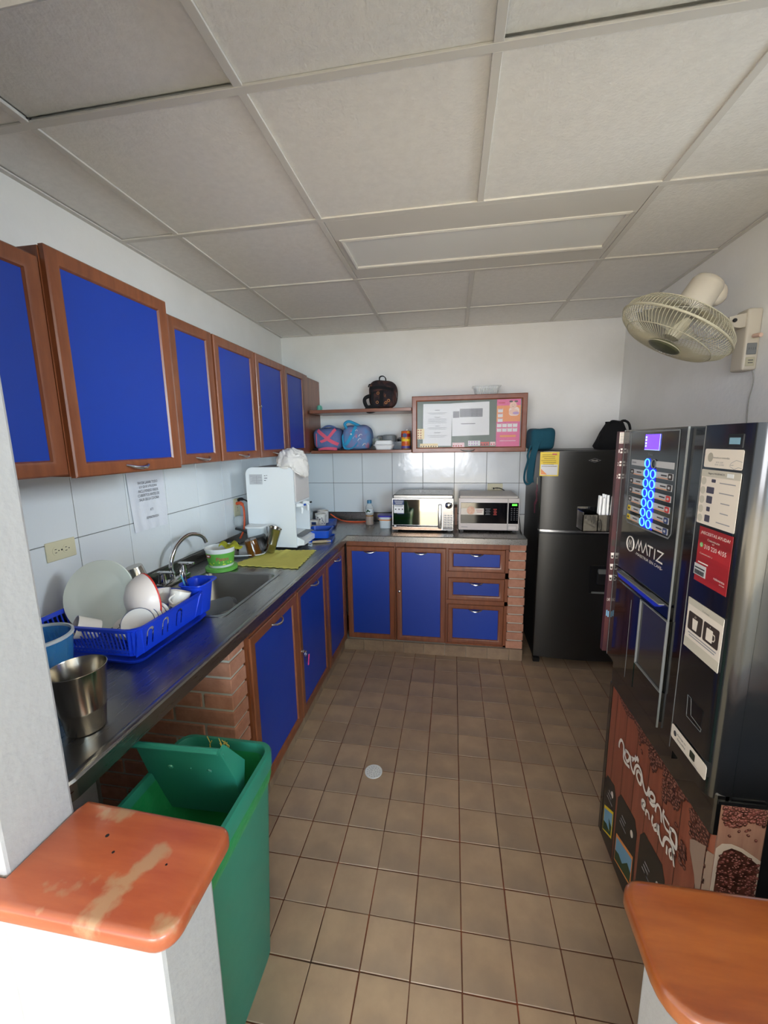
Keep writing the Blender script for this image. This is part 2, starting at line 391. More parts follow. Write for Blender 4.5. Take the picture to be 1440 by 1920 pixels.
# walls
wl = st('wall_left', MB().box(XL-.15, XL, WY1, YB+.15, 0, H+.05), 'wall')
wb = st('wall_back', MB().box(XL-.15, XR+.15, YB, YB+.15, 0, H+.05), 'wall')
m = MB(); m.box(XR, XR+.15, .0, .72, 0, H+.05); m.box(XR, XR+.15, 1.40, YB+.15, 0, H+.05); m.box(XR, XR+.15, .72, 1.40, 0, 1.66); m.box(XR, XR+.15, .72, 1.40, 2.26, H+.05)  # wall pieces leave an opening for the added window
wr = st('wall_right', m, 'wall')
win = st('added_window', MB().frame((XR+.09, .72, 1.66), Y, Z, X, .68, .60, [(0, -.03), (0, .02), (.035, .02), (.035, -.03)]), 'satin')  # unseen window, added to let extra light onto the left side
MB().box(XR+.06, XR+.11, 1.045, 1.075, 1.695, 2.225).build('added_window_mullion', 'satin', win)
TP = .2535
zb = [(.944, 1.194), (1.194, 1.444)]
G = .0016
def cuts(a0, start, a1):
    c = [a0]; x = start
    while x < a1-.01:
        if x > a0+.01: c.append(x)
        x += TP
    return c+[a1]
MB().box(XL-.001, XL+.003, WY1, YB, .94, 1.446).build('grout_bed', 'grout', wl)
cs = cuts(WY1, 1.304-TP*2, YB)
for a, b in zip(cs, cs[1:]):
    for z0, z1 in zb: MB().box(XL, XL+.006, a+G, b-G, z0+G, z1-G, .0012).build('wall_tile', 'tile', wl)
MB().box(XL, .7765, YB-.003, YB+.001, .94, 1.446).build('grout_bed', 'grout', wb)
cs = cuts(XL, -1.001-TP, .7765)
for a, b in zip(cs, cs[1:]):
    for z0, z1 in zb: MB().box(a+G, b-G, YB-.006, YB, z0+G, z1-G, .0012).build('wall_tile', 'tile', wb)
# front partition: stub wall, low walls, header beam
WY0 = .445
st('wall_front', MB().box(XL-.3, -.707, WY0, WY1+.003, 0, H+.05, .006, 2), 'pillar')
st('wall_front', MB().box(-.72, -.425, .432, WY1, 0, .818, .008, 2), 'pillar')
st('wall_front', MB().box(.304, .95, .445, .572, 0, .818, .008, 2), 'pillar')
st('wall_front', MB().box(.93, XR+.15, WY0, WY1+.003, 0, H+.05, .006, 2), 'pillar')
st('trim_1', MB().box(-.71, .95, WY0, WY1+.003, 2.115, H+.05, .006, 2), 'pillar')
# surroundings behind the camera (hall): unseen roof added to shade the near ground, and side walls, open to daylight
st('ceiling', MB().box(-7, 7, -3.2, WY0+.12, 2.72, 2.8), 'wall')
st('wall_hall', MB().box(-4.0, XL-.3, WY0, WY0+.12, 0, 2.8), 'wall')
st('wall_hall', MB().box(XR+.15, 4.0, WY0, WY0+.12, 0, 2.8), 'wall')
st('wall_hall', MB().box(XL-.3, XR+.15, WY0, WY0+.12, H+.05, 2.8), 'wall')

# ceiling
ce = st('ceiling', MB().box(XL-.15, XR+.15, WY1, YB+.15, H+.03, H+.08), 'ceil')
gx = [XL, -1.133, -.523, .087, .697, XR]; gy = [WY1, 1.088, 1.697, 2.305, 2.914, YB]
for i, (a, b) in enumerate(zip(gx, gx[1:])):
    for j, (c, d) in enumerate(zip(gy, gy[1:])):
        if j == 2 and a >= -.53 and b <= .70: continue
        dz = random.uniform(0, .003)+(.012 if (j == 0 and i in (1, 3)) else 0)
        MB().box(a+.004, b-.004, c+.004, d-.004, H+.004+dz, H+.018+dz).build('ceiling_panel', 'ceil', ce)
g = MB()
for x in gx[1:-1]:
    for c, d in zip(gy, gy[1:]):
        if x == .087 and c == 1.697: continue
        g.box(x-.0115, x+.0115, c+.0115, d-.0115, H-.001, H+.005, .001)
for y in gy[1:-1]: g.box(XL, XR, y-.0115, y+.0115, H-.0015, H+.005, .001)
for x0, x1, y0, y1 in ((XL, XL+.02, WY1, YB), (XR-.02, XR, WY1, YB), (XL, XR, YB-.02, YB)): g.box(x0, x1, y0, y1, H-.001, H+.004)
g.build('ceiling_grid', 'tbar', ce)
# recessed light fitting (off)
lf = root('ceiling_light', 'long recessed white ceiling light fitting, switched off', 'ceiling light', (.087, 2.0, H))
x0, x1 = -.510, .684
m = MB(); m.box(x0, x1, 1.710, 1.868, H, H+.010, .002); m.box(x0, x1, 2.158, 2.293, H, H+.010, .002); m.box(x0, x0+.03, 1.868, 2.158, H, H+.01, .002); m.box(x1-.03, x1, 1.868, 2.158, H, H+.01, .002)
m.build('housing', 'tbar', lf)
MB().frame((x0+.02, 1.862, H-.004), X, Y, -Z, x1-x0-.04, .302, [(0, -.01), (0, 0), (.008, .003), (.016, 0), (.016, -.012)]).build('frame', 'tbar', lf)
MB().box(x0+.03, x1-.03, 1.872, 2.154, H+.003, H+.007).build('diffuser', 'diff', lf)

# wooden caps on the low walls
def cap(poly, lab, mt, wear=None):
    n = len(poly); loops = []
    cx = sum(p[0] for p in poly)/n; cy = sum(p[1] for p in poly)/n
    for ins, z in ((.010, .818), (.003, .820), (0, .826), (0, .842), (.002, .847), (.006, .850), (.012, .8505)):
        lp = []
        for i in range(n):
            p, a, b = V((*poly[i], 0)), V((*poly[i-1], 0)), V((*poly[(i+1) % n], 0))
            e1 = (p-a).normalized(); e2 = (b-p).normalized(); nn = (V((-e1.y, e1.x, 0))+V((-e2.y, e2.x, 0))).normalized()
            q = p+nn*ins; lp.append((q.x, q.y, z))
        loops.append(lp)
    return MB().loft(loops).build('wall_cap_board', mt, smooth=50, label=lab, cat='wall cap')
def rc(cx, cy, r, a0, a1, n=6): return [(cx+r*math.cos(math.radians(a0+(a1-a0)*k/n)), cy+r*math.sin(math.radians(a0+(a1-a0)*k/n))) for k in range(n+1)]
capL = cap([(-.90, .403), (-.73, .403)]+rc(-.418, .437, .034, -90, 0)+rc(-.411, .556, .026, 0, 90)+[(-.700, .592), (-.708, .570), (-.708, .4445), (-.90, .4445)],
           'worn orange varnished wooden cap with bare patches, on the low wall left of the passage', 'capw')
for x, y, r in ((-.60, .53, .0035), (-.565, .505, .0025), (-.46, .50, .002)): MB().lathe([(r, 0), (r, .0006)], (x, y, .8502), seg=7).build('nail_hole', 'dark', capL)
cap(rc(.318, .478, .052, 180, 270)+[(1.0, .412), (1.0, .600)]+rc(.298, .566, .030, 90, 180),
    'smooth brown varnished wooden cap on the low wall beside the vending machine', 'capw2')

# ================================================================== CABINETS
def handle(parent, c, u, n, dn, w=.095):
    c, u, n, dn = V(c), V(u), V(n), V(dn); pts = []
    for k in range(11):
        t = -1+2*k/10; pts.append(c+u*(w/2*t)+n*(.024*(1-t*t)**.6)+dn*(.010*(1-t*t)))
    return MB().tube(pts, [.0035+.0022*(1-abs(-1+2*k/10)) for k in range(11)], 8).build('handle', 'satin', parent, smooth=True)
def door(rt, o, u, v, n, W, Hh, fw, hand, name='door', fb=None):
    o, u, v, n = V(o), V(u), V(v), V(n)
    pr = [(0, -.019), (0, -.004), (.004, 0), (fw-.012, 0), (fw-.004, -.003), (fw, -.009), (fw, -.019)]
    d = MB().frame(o, u, v, n, W, Hh, pr).build(name, 'wood', rt, smooth=30)
    MB().obox(o+u*(fw-.003)+v*(fw-.003)-n*.016, u, v, n, W-2*fw+.006, Hh-2*fw+.006, .006).build('panel', 'blue', d)
    dn = -v
    if hand == 'top': handle(d, o+u*W/2+v*(Hh-.030), u, n, dn)
    elif hand == 'bottom': handle(d, o+u*W/2+v*(.026), u, n, dn)
    elif hand == 'mid': handle(d, o+u*W/2+v*(Hh-.030), u, n, dn)
    return d
def lock(d, c, n):
    MB().lathe([(.009, 0), (.009, .006), (.006, .008)], c, tuple(n), 14).build('lock', 'satin', d, smooth=True)
# wall cabinets on the left wall
UPW = [('nearest blue wall cabinet, cut off by the white partition', .60, 1.004, 1.455, 2.028, -1.076),
       ('widest blue wall cabinet, standing proud of its neighbours and nearly above the dish rack', 1.012, 1.480, 1.446, 2.062, -1.062),
       ('narrow blue wall cabinet just beyond the widest one', 1.499, 1.790, 1.455, 2.028, -1.076),
       ('blue wall cabinet above the sink tap and green tub, third from the far corner', 1.806, 2.196, 1.455, 2.028, -1.076),
       ('blue wall cabinet with scraped frame and a small lock, above the water dispenser', 2.210, 2.600, 1.455, 2.028, -1.076),
       ('last blue wall cabinet, in the corner where the shelves start', 2.612, 2.968, 1.455, 2.028, -1.076)]
for i, (lab, y0, y1, z0, z1, xf) in enumerate(UPW):
    c = root('wall_cabinet', lab, 'cabinet', (-1.25, (y0+y1)/2, z0))
    ye = YB-.001 if i == 5 else y1+.003
    MB().box(XL+.007, xf-.020, y0-.003, ye, z0+.004, z1-.004).build('body', 'wood', c)
    if i == 5: MB().box(xf-.035, xf-.004, y1+.003, 3.038, z0, z1, .003).build('stile', 'wood', c)
    d = door(c, (xf, y0, z0), Y, Z, X, y1-y0, z1-z0, .044, 'bottom')
    if i == 4: lock(d, (xf, y0+.022, 1.74), X)
# base cabinets, left run
BFX, BFY = -.758, 2.783
LB = [('blue base cabinet door nearest the brick pier, at the sink side', 1.354, 1.829),
      ('blue base cabinet with keys and a pink tag hanging from its lock', 1.849, 2.320),
      ('blue base cabinet in the corner on the sink side', 2.338, 2.752)]
for i, (lab, y0, y1) in enumerate(LB):
    c = root('base_cabinet', lab, 'cabinet', (-1.05, (y0+y1)/2, .086))
    b = MB(); yy0, yy1 = (1.336 if i == 0 else y0-.0095), (y1+.0095 if i < 2 else 2.775)
    b.box(XL+.01, BFX-.021, yy0+.001, yy1-.001, .087, .105); b.box(XL+.01, XL+.022, yy0+.001, yy1-.001, .105, .80)
    b.box(XL+.022, BFX-.021, yy0+.001, yy0+.013, .105, .695); b.box(XL+.022, BFX-.021, yy1-.013, yy1-.001, .105, .695)
    b.build('body', 'wood', c)
    f = MB(); f.box(BFX-.0205, BFX-.006, yy0+.001, yy1-.001, .800, .838); f.box(BFX-.0205, BFX-.006, yy0+.001, y0-.001, .087, .80); f.box(BFX-.0205, BFX-.006, y1+.001, yy1-.001, .087, .80)
    f.build('face_frame', 'wood', c)
    d = door(c, (BFX, y0, .098), Y, Z, X, y1-y0, .700, .046, 'top')
    if i == 1: lock(d, (BFX, y0+.020, .470), X)
BB = [('blue base cabinet under the microwaves, nearest the corner', -.752, -.404), ('blue base cabinet with a round lock, between its neighbour and the drawers', -.388, -.038)]
for i, (lab, a, b_) in enumerate(BB):
    c = root('base_cabinet', lab, 'cabinet', ((a+b_)/2, 3.05, .086))
    a_, b2 = (a+.0, b_+.0075)
    MB().box(a_-.0065 if i else a_, b2, BFY+.021, YB-.01, .087, .80).build('body', 'wood', c)
    f = MB(); f.box(a_-.0065 if i else a_, b2, BFY+.006, BFY+.0205, .800, .838); f.box(b_+.001, b2, BFY+.006, BFY+.0205, .087, .80)
    f.build('face_frame', 'wood', c)
    d = door(c, (a, BFY, .092), X, Z, -Y, b_-a, .704, .038, 'top')
    if i == 1: lock(d, (a+.020, BFY, .470), -Y)
c = root('drawer_cabinet', 'blue drawer cabinet with three drawers, beside the brick end column', 'cabinet', (.17, 3.05, .086))
MB().box(-.030, .384, BFY+.021, YB-.01, .087, .80).build('body', 'wood', c)
f = MB(); f.box(-.030, .384, BFY+.006, BFY+.0205, .797, .838)
for z0, z1 in ((.087, .098), (.394, .424), (.590, .632)): f.box(-.030, .384, BFY+.006, BFY+.0205, z0, z1)
f.box(.364, .384, BFY+.006, BFY+.0205, .087, .80); f.build('face_frame', 'wood', c)
for z0, z1 in ((.100, .392), (.426, .588), (.634, .795)): door(c, (-.022, BFY, z0), X, Z, -Y, .384, z1-z0, .036, 'mid', 'drawer')
# plinths
p = root('cabinet_plinth', 'low tiled plinth under the base cabinets', 'plinth', (-.2, 2.9, 0))
MB().box(-1.38, -.79, 1.34, 2.80, 0, .084).build('core', 'mortar', p)
MB().box(-.79, .38, 2.80, 3.34, 0, .084).build('core', 'mortar', p)
yy = 1.34
while yy < 2.79:
    y2 = min(yy+.149, 2.795); MB().box(-.796, -.788, yy+.001, y2-.001, 0, .084, .001).build('plinth_tile', 'plinth', p); yy += .149
xx = -.786
while xx < .49:
    x2 = min(xx+.149, .497); MB().box(xx+.001, x2-.001, 2.772, 2.782, 0, .084, .001).build('plinth_tile', 'plinth', p); xx += .149
MB().box(-.786, .495, 2.782, 2.80, 0, .083).build('core', 'mortar', p)

# brick piers
def brickmesh(L, Wd, Hh):
    o = MB().box(-L/2, L/2, -Wd/2, Wd/2, -Hh/2, Hh/2, .0025).build('brick', 'brick', org=(0, 0, 0)); me = o.data; bpy.data.objects.remove(o); return me
pier = root('brick_pier', 'exposed brick pier under the sink counter, behind the green bin', 'brick pier', (-1.08, 1.27, 0))
MB().box(XL+.001, -.774, 1.228, 1.322, 0, .838).build('mortar', 'mortar', pier)
full = brickmesh(.238, .106, .054); half = brickmesh(.114, .106, .054)
for k in range(13):
    z = .034+k*.0645+.0; x = -.768
    if k % 2: inst(half, 'brick', (x-.057, 1.275, z), pier); x -= .126
    while x > XL+.12:
        L = .238
        if x-L < XL+.003: inst(half, 'brick', (x-.057, 1.275, z), pier); x -= .126; continue
        inst(full, 'brick', (x-.119, 1.275, z), pier); x -= .250
col = root('brick_column', 'narrow stacked brick column at the end of the counter, beside the refrigerator', 'brick column', (.441, 2.83, .085))
MB().box(.392, .490, 2.792, 3.34, .085, .836).build('mortar', 'mortar', col)
hd = brickmesh(.112, .238, .055)
for k in range(12):
    z = .112+k*.0645
    if k < 11:
        for q in range(2): inst(hd, 'brick', (.441+(k % 3-1)*.0015, 2.784+.119+q*.25, z), col)
    else: MB().box(.387, .495, 2.784, 3.03, z-.027, .838, .002).build('brick', 'brick', col)

# ================================================================== COUNTERTOP
ct = root('countertop', 'continuous L-shaped stainless steel worktop with built-in sink', 'worktop', (-1.07, 2.0, CT))
EX, EY, Y0C = -.733, 2.757, .572
SX0, SX1, SY0, SY1 = -1.262, -.872, 1.365, 1.878
t = MB(); B_ = CT-.004
t.box(XL+.001, EX-.02, Y0C, SY0, B_, CT); t.box(XL+.001, SX0, SY0, SY1, B_, CT); t.box(SX1, EX-.02, SY0, SY1, B_, CT)
t.box(XL+.001, EX-.02, SY1, YB-.001, B_, CT); t.box(EX-.02, .494, EY+.02, YB-.001, B_, CT)
t.build('top', 'steel', ct)
# raised front edge
prof = [(0, -.040), (0, -.002), (.004, .003), (.012, .004), (.018, .003), (.026, 0), (.026, -.006), (.006, -.008), (.006, -.040)]
path = [V((EX, Y0C+.03, 0)), V((EX, EY, 0)), V((.494, EY, 0))]
loops = []
for i, p_ in enumerate(path):
    if i == 0: inn = V((-1, 0, 0))
    elif i == 1: inn = V((-1, 1, 0))
    else: inn = V((0, 1, 0))
    loops.append([p_+inn*a+Z*(CT+b) for a, b in prof])
t = MB().loft(loops)
t.build('edge', 'steel', ct, smooth=35)
t = MB()   # near end lip, curled round the corner
lo = []
for k in range(7):
    a = math.pi/2*k/6; cc = V((EX-.03, Y0C+.03, 0)); dr_ = V((math.cos(a), -math.sin(a), 0))
    lo.append([cc+dr_*(.03-q)+Z*(CT+b) for q, b in prof])
lo.append([V((XL+.01, Y0C+q, 0))+Z*(CT+b) for q, b in prof])
t.loft(lo).build('edge', 'steel', ct, smooth=35)
t = MB().box(XL+.001, XL+.013, Y0C, YB-.001, CT, .943, .003); t.box(XL+.001, .494, YB-.013, YB-.001, CT, .943, .003)
t.build('backsplash', 'steel', ct)
sk = MB(); cxs, cys = (SX0+SX1)/2, (SY0+SY1)/2; w_, h_ = SX1-SX0, SY1-SY0
sk.loft([rrect(cxs, cys, w_+.03, h_+.03, .03, CT+.0005), rrect(cxs, cys, w_+.03, h_+.03, .03, CT+.002), rrect(cxs, cys, w_-.002, h_-.002, .04, CT+.0015), rrect(cxs, cys, w_-.012, h_-.012, .045, CT-.008),
         rrect(cxs, cys, w_-.03, h_-.03, .05, CT-.15), rrect(cxs, cys, w_-.06, h_-.06, .05, CT-.172), rrect(cxs, cys, .05, .05, .024, CT-.178)], False, True)
s_ = sk.build('sink_bowl', 'steeld', ct, smooth=40)
MB().lathe([(0, 0), (.03, 0), (.034, .003), (.036, .002), (.036, -.004)], (cxs, cys, CT-.176), seg=20).build('strainer', 'chrome', s_, smooth=True)
# tap
tp = root('sink_tap', 'chrome gooseneck kitchen tap with lever handles behind the sink', 'tap', (-1.325, 1.72, CT))
MB().box(-1.352, -1.298, 1.60, 1.80, CT, CT+.022, .008, 2).build('base_plate', 'chrome', tp, smooth=True)
neck = [V((-1.325, 1.69, CT+.02))]; P0 = V((-1.325, 1.69, CT+.11))
pts = [(-1.325, 1.69, CT+.02), (-1.325, 1.69, CT+.07), (-1.323, 1.70, CT+.12), (-1.32, 1.73, CT+.165), (-1.315, 1.775, CT+.195), (-1.31, 1.825, CT+.207), (-1.30, 1.872, CT+.200), (-1.29, 1.91, CT+.178), (-1.285, 1.925, CT+.145)]
def smooth_path(P, n=5):
    P = [V(p) for p in P]; out = []
    for i in range(len(P)-1):
        a, b, c, d = P[max(i-1, 0)], P[i], P[i+1], P[min(i+2, len(P)-1)]
        for k in range(n):
            t = k/n; out.append(.5*((2*b)+(c-a)*t+(2*a-5*b+4*c-d)*t*t+(3*b-a-3*c+d)*t**3))
    return out+[P[-1]]
MB().tube(smooth_path(pts), .0105, 12).build('spout', 'chrome', tp, smooth=True)
MB().lathe([(.017, 0), (.017, .03), (.013, .045)], (-1.325, 1.69, CT+.015), seg=16).build('collar', 'chrome', tp, smooth=True)
for yy in (1.625, 1.775):
    MB().lathe([(.020, 0), (.018, .03), (.014, .045), (.014, .052)], (-1.325, yy, CT+.018), seg=16).build('valve', 'chrome', tp, smooth=True)
    MB().box(-1.345, -1.262, yy-.011, yy+.011, CT+.068, CT+.080, .005, 2).build('lever', 'chrome', tp, smooth=True)

# ================================================================== DISH RACK AND DISHES
RX0, RX1, RY0, RY1 = -1.300, -.925, 1.000, 1.345
rk = root('dish_rack', 'blue plastic dish drying rack on its drip tray, beside the sink', 'dish rack', (-1.11, 1.17, CT))
cx, cy = (RX0+RX1)/2, (RY0+RY1)/2; w_, h_ = RX1-RX0, RY1-RY0
MB().loft([rrect(cx, cy, w_-.01, h_-.01, .03, CT+.001), rrect(cx, cy, w_+.018, h_+.018, .035, CT+.016), rrect(cx, cy, w_+.022, h_+.022, .035, CT+.017), rrect(cx, cy, w_+.010, h_+.010, .032, CT+.017), rrect(cx, cy, w_-.02, h_-.02, .03, CT+.006)]).build('drip_tray', 'pblue', rk, smooth=35)
TZ = CT+.112; BZ = CT+.020
m = MB().loft([rrect(cx, cy, w_+.004, h_+.004, .04, TZ-.012), rrect(cx, cy, w_+.012, h_+.012, .042, TZ), rrect(cx, cy, w_-.004, h_-.004, .036, TZ+.002), rrect(cx, cy, w_-.010, h_-.010, .035, TZ-.012)], closed=True)
m.build('rim', 'pblue', rk, smooth=35)
# slatted walls facing the camera (-Y) and wall (+Y, -X); solid right wall with arches
m = MB()
for k in range(23):
    x = RX0+.035+k*(w_-.07)/22
    for yb, yt in ((RY0+.022, RY0), (RY1-.022, RY1)): m.tube([(x+(cx-x)*.06, yb, BZ), (x, yt, TZ-.004)], .0024, 5)
for k in range(18):
    y = RY0+.04+k*(h_-.08)/17; m.tube([(RX0+.022, y, BZ), (RX0, y, TZ-.004)], .0024, 5)
for k in range(17):
    x = RX0+.03+k*(w_-.06)/16; m.tube([(x, RY0+.025, BZ), (x, RY1-.025, BZ)], .0022, 5)
for k in range(15):
    y = RY0+.04+k*(h_-.08)/14; m.tube([(RX0+.03, y, BZ+.003), (RX1-.03, y, BZ+.003)], .002, 5)
m.build('wire_slats', 'pblue', rk)['kind'] = 'stuff'
m = MB()
for q, z in ((.022, BZ), (.019, BZ+.012)): m.loft([rrect(cx, cy, w_-2*q+.006, h_-2*q+.006, .03, z-.004), rrect(cx, cy, w_-2*q+.006, h_-2*q+.006, .03, z+.004), rrect(cx, cy, w_-2*q-.002, h_-2*q-.002, .028, z+.004), rrect(cx, cy, w_-2*q-.002, h_-2*q-.002, .028, z-.004)], closed=True)
m.build('lower_band', 'pblue', rk)
def arch(cx_, z0, z1, ro, ri):
    o_ = [(cx_-ro, z0), (cx_-ro, z1-ro)]+[(cx_-ro*math.cos(a*math.pi/8), z1-ro+ro*math.sin(a*math.pi/8)) for a in range(1, 8)]+[(cx_+ro, z1-ro), (cx_+ro, z0)]
    i_ = [(cx_+ri, z0), (cx_+ri, z1-ro)]+[(cx_+ri*math.cos(a*math.pi/8), z1-ro+ri*math.sin(a*math.pi/8)) for a in range(1, 8)]+[(cx_-ri, z1-ro), (cx_-ri, z0)]
    return o_+i_
L_ = h_-.02; Hh = .092
sh = [arch(q, .018, .078, .017, .008) for q in (.055, .125, .195)]
n_ = V((1, 0, -.20)).normalized()
MB().holes([[(0, 0), (L_, 0), (L_, Hh), (0, Hh)]]+sh, .003, (RX1-.017, RY0+.010, BZ), Y, V((.18, 0, 1)).normalized()).build('side_wall', 'pblue', rk)
m = MB()
for sx, sy in ((1, -1), (-1, -1), (-1, 1), (1, 1)):
    for k in range(4):
        a = math.pi/2*(k+.5)/4; px = cx+sx*(w_/2-.03+.03*math.cos(a)); py = cy+sy*(h_/2-.03+.03*math.sin(a))
        m.tube([(px-sx*.02, py-sy*.02, BZ), (px, py, TZ-.004)], .006, 6)
m.build('corner_post', 'pblue', rk)['kind'] = 'stuff'
# cutlery caddy hooked over the far end
ca = root('cutlery_caddy', 'blue plastic cutlery cup hooked on the far end of the dish rack', 'cutlery holder', (-.975, 1.385, CT))
ccx, ccy = -.972, 1.372
MB().loft([rrect(ccx, ccy, .060, .075, .018, CT+.012), rrect(ccx, ccy, .086, .105, .022, TZ+.014), rrect(ccx+.004, ccy+.004, .105, .125, .026, TZ+.020), rrect(ccx+.004, ccy+.004, .104, .124, .026, TZ+.024), rrect(ccx, ccy, .080, .099, .020, TZ+.018), rrect(ccx, ccy, .055, .070, .016, CT+.018)]).build('cup', 'pblue', ca, smooth=35)
for k, (dx, dy, tx, ty, mt, ln) in enumerate(((-.012, -.02, -.03, -.02, 'chrome', .155), (.01, -.025, -.02, -.035, 'chrome', .15), (-.02, .0, -.045, .0, 'chrome', .14))):
    a = V((ccx+dx*.5, ccy+dy*.5, CT+.022)); b = a+V((tx, ty, ln))
    m = MB().tube([a, a*.5+b*.5, b], [.004, .003, .003], 6); m.lathe([(0, -.016), (.007, -.008), (.009, 0), (.006, .012), (0, .018)], b, (tx, ty, ln), 10, 1, .35)
    m.build('spoon', mt, smooth=True, label=['steel spoon standing in the blue cutlery cup, leftmost', 'steel spoon in the blue cutlery cup, beside the light blue handle', 'steel spoon leaning back over the rim of the cutlery cup'][k], cat='spoon')
a = V((ccx-.012, ccy-.01, CT+.022))
MB().obox(a+V((-.008, 0, 0)), V((1, 0, .15)).normalized(), V((-.18, -.12, 1)).normalized(), Y, .013, .150, .004, .001).build('plastic_knife', mat('light_blue_plastic', S(110, 190, 215), .4), label='light blue plastic handle standing in the cutlery cup', cat='cutlery')

def disc(c, axis, prof, m, name, lab, cat, seg=40, group=None, **k):
    return MB().lathe(prof, c, V(axis).normalized(), seg, k.get('sx', 1), k.get('sy', 1)).build(name, m, smooth=50, label=lab, cat=cat, group=group)
plate_p = lambda r: [(0, 0), (r*.62, 0), (r*.70, .004), (r*.97, .014), (r, .016), (r*.985, .019), (r*.70, .009), (r*.62, .005), (0, .005)]
disc((-1.190, 1.165, CT+.146), (.16, -.92, .34), plate_p(.122), 'porcg', 'plate', 'large greenish-white plate leaning upright in the dish rack', 'plate')
bowl_p = lambda r, h: [(0, -h), (r*.42, -h), (r*.75, -h*.72), (r*.95, -h*.25), (r, 0), (r*.97, 0), (r*.91, -h*.25), (r*.72, -h*.66), (r*.4, -h+.003), (0, -h+.003)]
bw = root('bowl', 'pinkish-white bowl with a red rim lying on its side in the dish rack', 'bowl', (-1.02, 1.16, CT+.06))
ax = V((.42, .88, .02)); cc = (-1.030, 1.185, CT+.138)
MB().lathe(bowl_p(.087, .062), cc, ax.normalized(), 40).build('shell', 'melp', bw, smooth=50)
MB().lathe([(.0865, -.003), (.0880, -.001), (.0880, .002), (.084, .003), (.084, -.002), (.0865, -.003)], cc, ax.normalized(), 40).build('rim', 'red', bw, smooth=True)
def cup(name, c, axis, r, h, m, lab, group=None, hnd=True, cat='cup', taper=.78):
    rt = root(name, lab, cat, c, group)
    MB().lathe([(0, 0), (r*taper, 0), (r*taper+.002, .004), (r, h), (r-.003, h), (r*taper-.002, .006), (0, .006)], c, V(axis).normalized(), 28).build('cup_body', m, rt, smooth=50)
    if hnd:
        u, v, a = ortho(axis); pts = [V(c)+u*(r*.86+hnd*math.sin(math.pi*k/8)*.022)+a*(h*.2+h*.55*k/8) for k in range(9)]
        MB().tube(pts, .0035, 7).build('handle', m, rt, smooth=True)
    return rt
cup('cup', (-1.118, 1.065, CT+.075), (-.55, -.75, .42), .036, .066, 'porc', 'small white cup lying against the large plate, mouth toward the camera')
c2 = cup('cup', (-1.068, 1.095, CT+.070), (.1, .62, -.45), .038, .062, 'porc', 'upturned small white cup with an x scratched on its base, in the dish rack', hnd=False)
ccb = V((-1.068, 1.095, CT+.070)); ax = V((.1, .62, -.45)).normalized(); uu, vv, _a = ortho(ax)
m = MB()
for s_ in (1, -1): m.obox(ccb-_a*.0008-uu*.009-vv*.009*s_, (uu+vv*s_).normalized(), (_a.cross((uu+vv*s_).normalized())), _a, .025, .0018, .0006)
m.build('scratch', 'dark', c2)
cup('cup', (-.985, 1.265, CT+.075), (.15, .35, .9), .035, .058, 'porc', 'white cup standing at the back of the dish rack next to the cutlery cup')
cup('cup', (-1.080, 1.300, CT+.062), (-.2, .3, .9), .040, .060, 'porc', 'white cup behind the red-rimmed bowl, half hidden', hnd=False)
for k in range(5):
    c = (-1.000+.003*k, 1.100+.015*k, CT+.082)
    labs = ['saucer with a dark blue rim, front one of the five leaning in the rack', 'saucer with a dark blue rim, second of the five from the front', 'saucer with a dark blue rim, middle one of the five in the rack', 'saucer with a dark blue rim, fourth of the five from the front', 'white saucer with blue flower sprigs, rearmost of the five in the rack']
    rt = root('saucer', labs[k], 'saucer', c, 'saucers leaning in the dish rack')
    ax = V((.30, -.82, .42)).normalized()
    MB().lathe([(0, 0), (.027, 0), (.033, .003), (.051, .009), (.052, .011), (.033, .006), (0, .003)], c, ax, 32).build('dish', 'porc', rt, smooth=50)
    MB().lathe([(.0508, .0088), (.0524, .0100), (.0520, .0114), (.0506, .0108), (.0508, .0088)], c, ax, 32).build('rim', 'navy', rt, smooth=True)
    if k == 4:
        u, v, a = ortho(ax)
        m = MB()
        for q in range(18):
            an = .4+q*.17; rr = .040+.006*math.sin(q*5); p = V(c)+u*rr*math.cos(an)+v*rr*math.sin(an)+a*(.0075)
            m.lathe([(0, 0), (.0022, .0004), (0, .0008)], p, a, 6)
        m.build('sprig_pattern', 'pblue2', rt)['kind'] = 'stuff'
tum_p = lambda r0, r1, h: [(0, 0), (r0, 0), (r0+.001, .003), (r0+(r1-r0)*.33, h*.33), (r0+(r1-r0)*.35+.0008, h*.34), (r0+(r1-r0)*.36, h*.36), (r1-.001, h-.003), (r1, h-.001), (r1-.001, h), (r1-.002, h-.002), (r0, .004), (0, .004)]
disc((-1.262, 1.395, CT+.176), (.14, .16, -1), tum_p(.031, .043, .135), 'tumb', 'steel_tumbler', 'upturned shiny steel tumbler behind the dish rack, by the tap', 'tumbler')
# opened carton behind the rack
cb = root('milk_carton', 'opened white carton with folded top behind the large plate', 'carton', (-1.335, 1.36, CT))
m = MB(); o_ = V((-1.375, 1.31, CT+.001)); u_ = V((.9, -.42, 0)).normalized(); v_ = V((.42, .9, 0)).normalized()
m.obox(o_, u_, v_, Z, .075, .075, .125, .002); m.build('box', 'white', cb)
q0 = o_+Z*.126
MB().add([q0, q0+u_*.075, q0+u_*.075+v_*.075, q0+v_*.075, q0+u_*.02+v_*.037+Z*.05, q0+u_*.055+v_*.037+Z*.038], [(0, 1, 5, 4), (1, 2, 5), (2, 3, 4, 5), (3, 0, 4)]).build('folded_top', mat('carton_print', S(226, 214, 186), .5, col2=S(196, 172, 120), ns=30), cb)
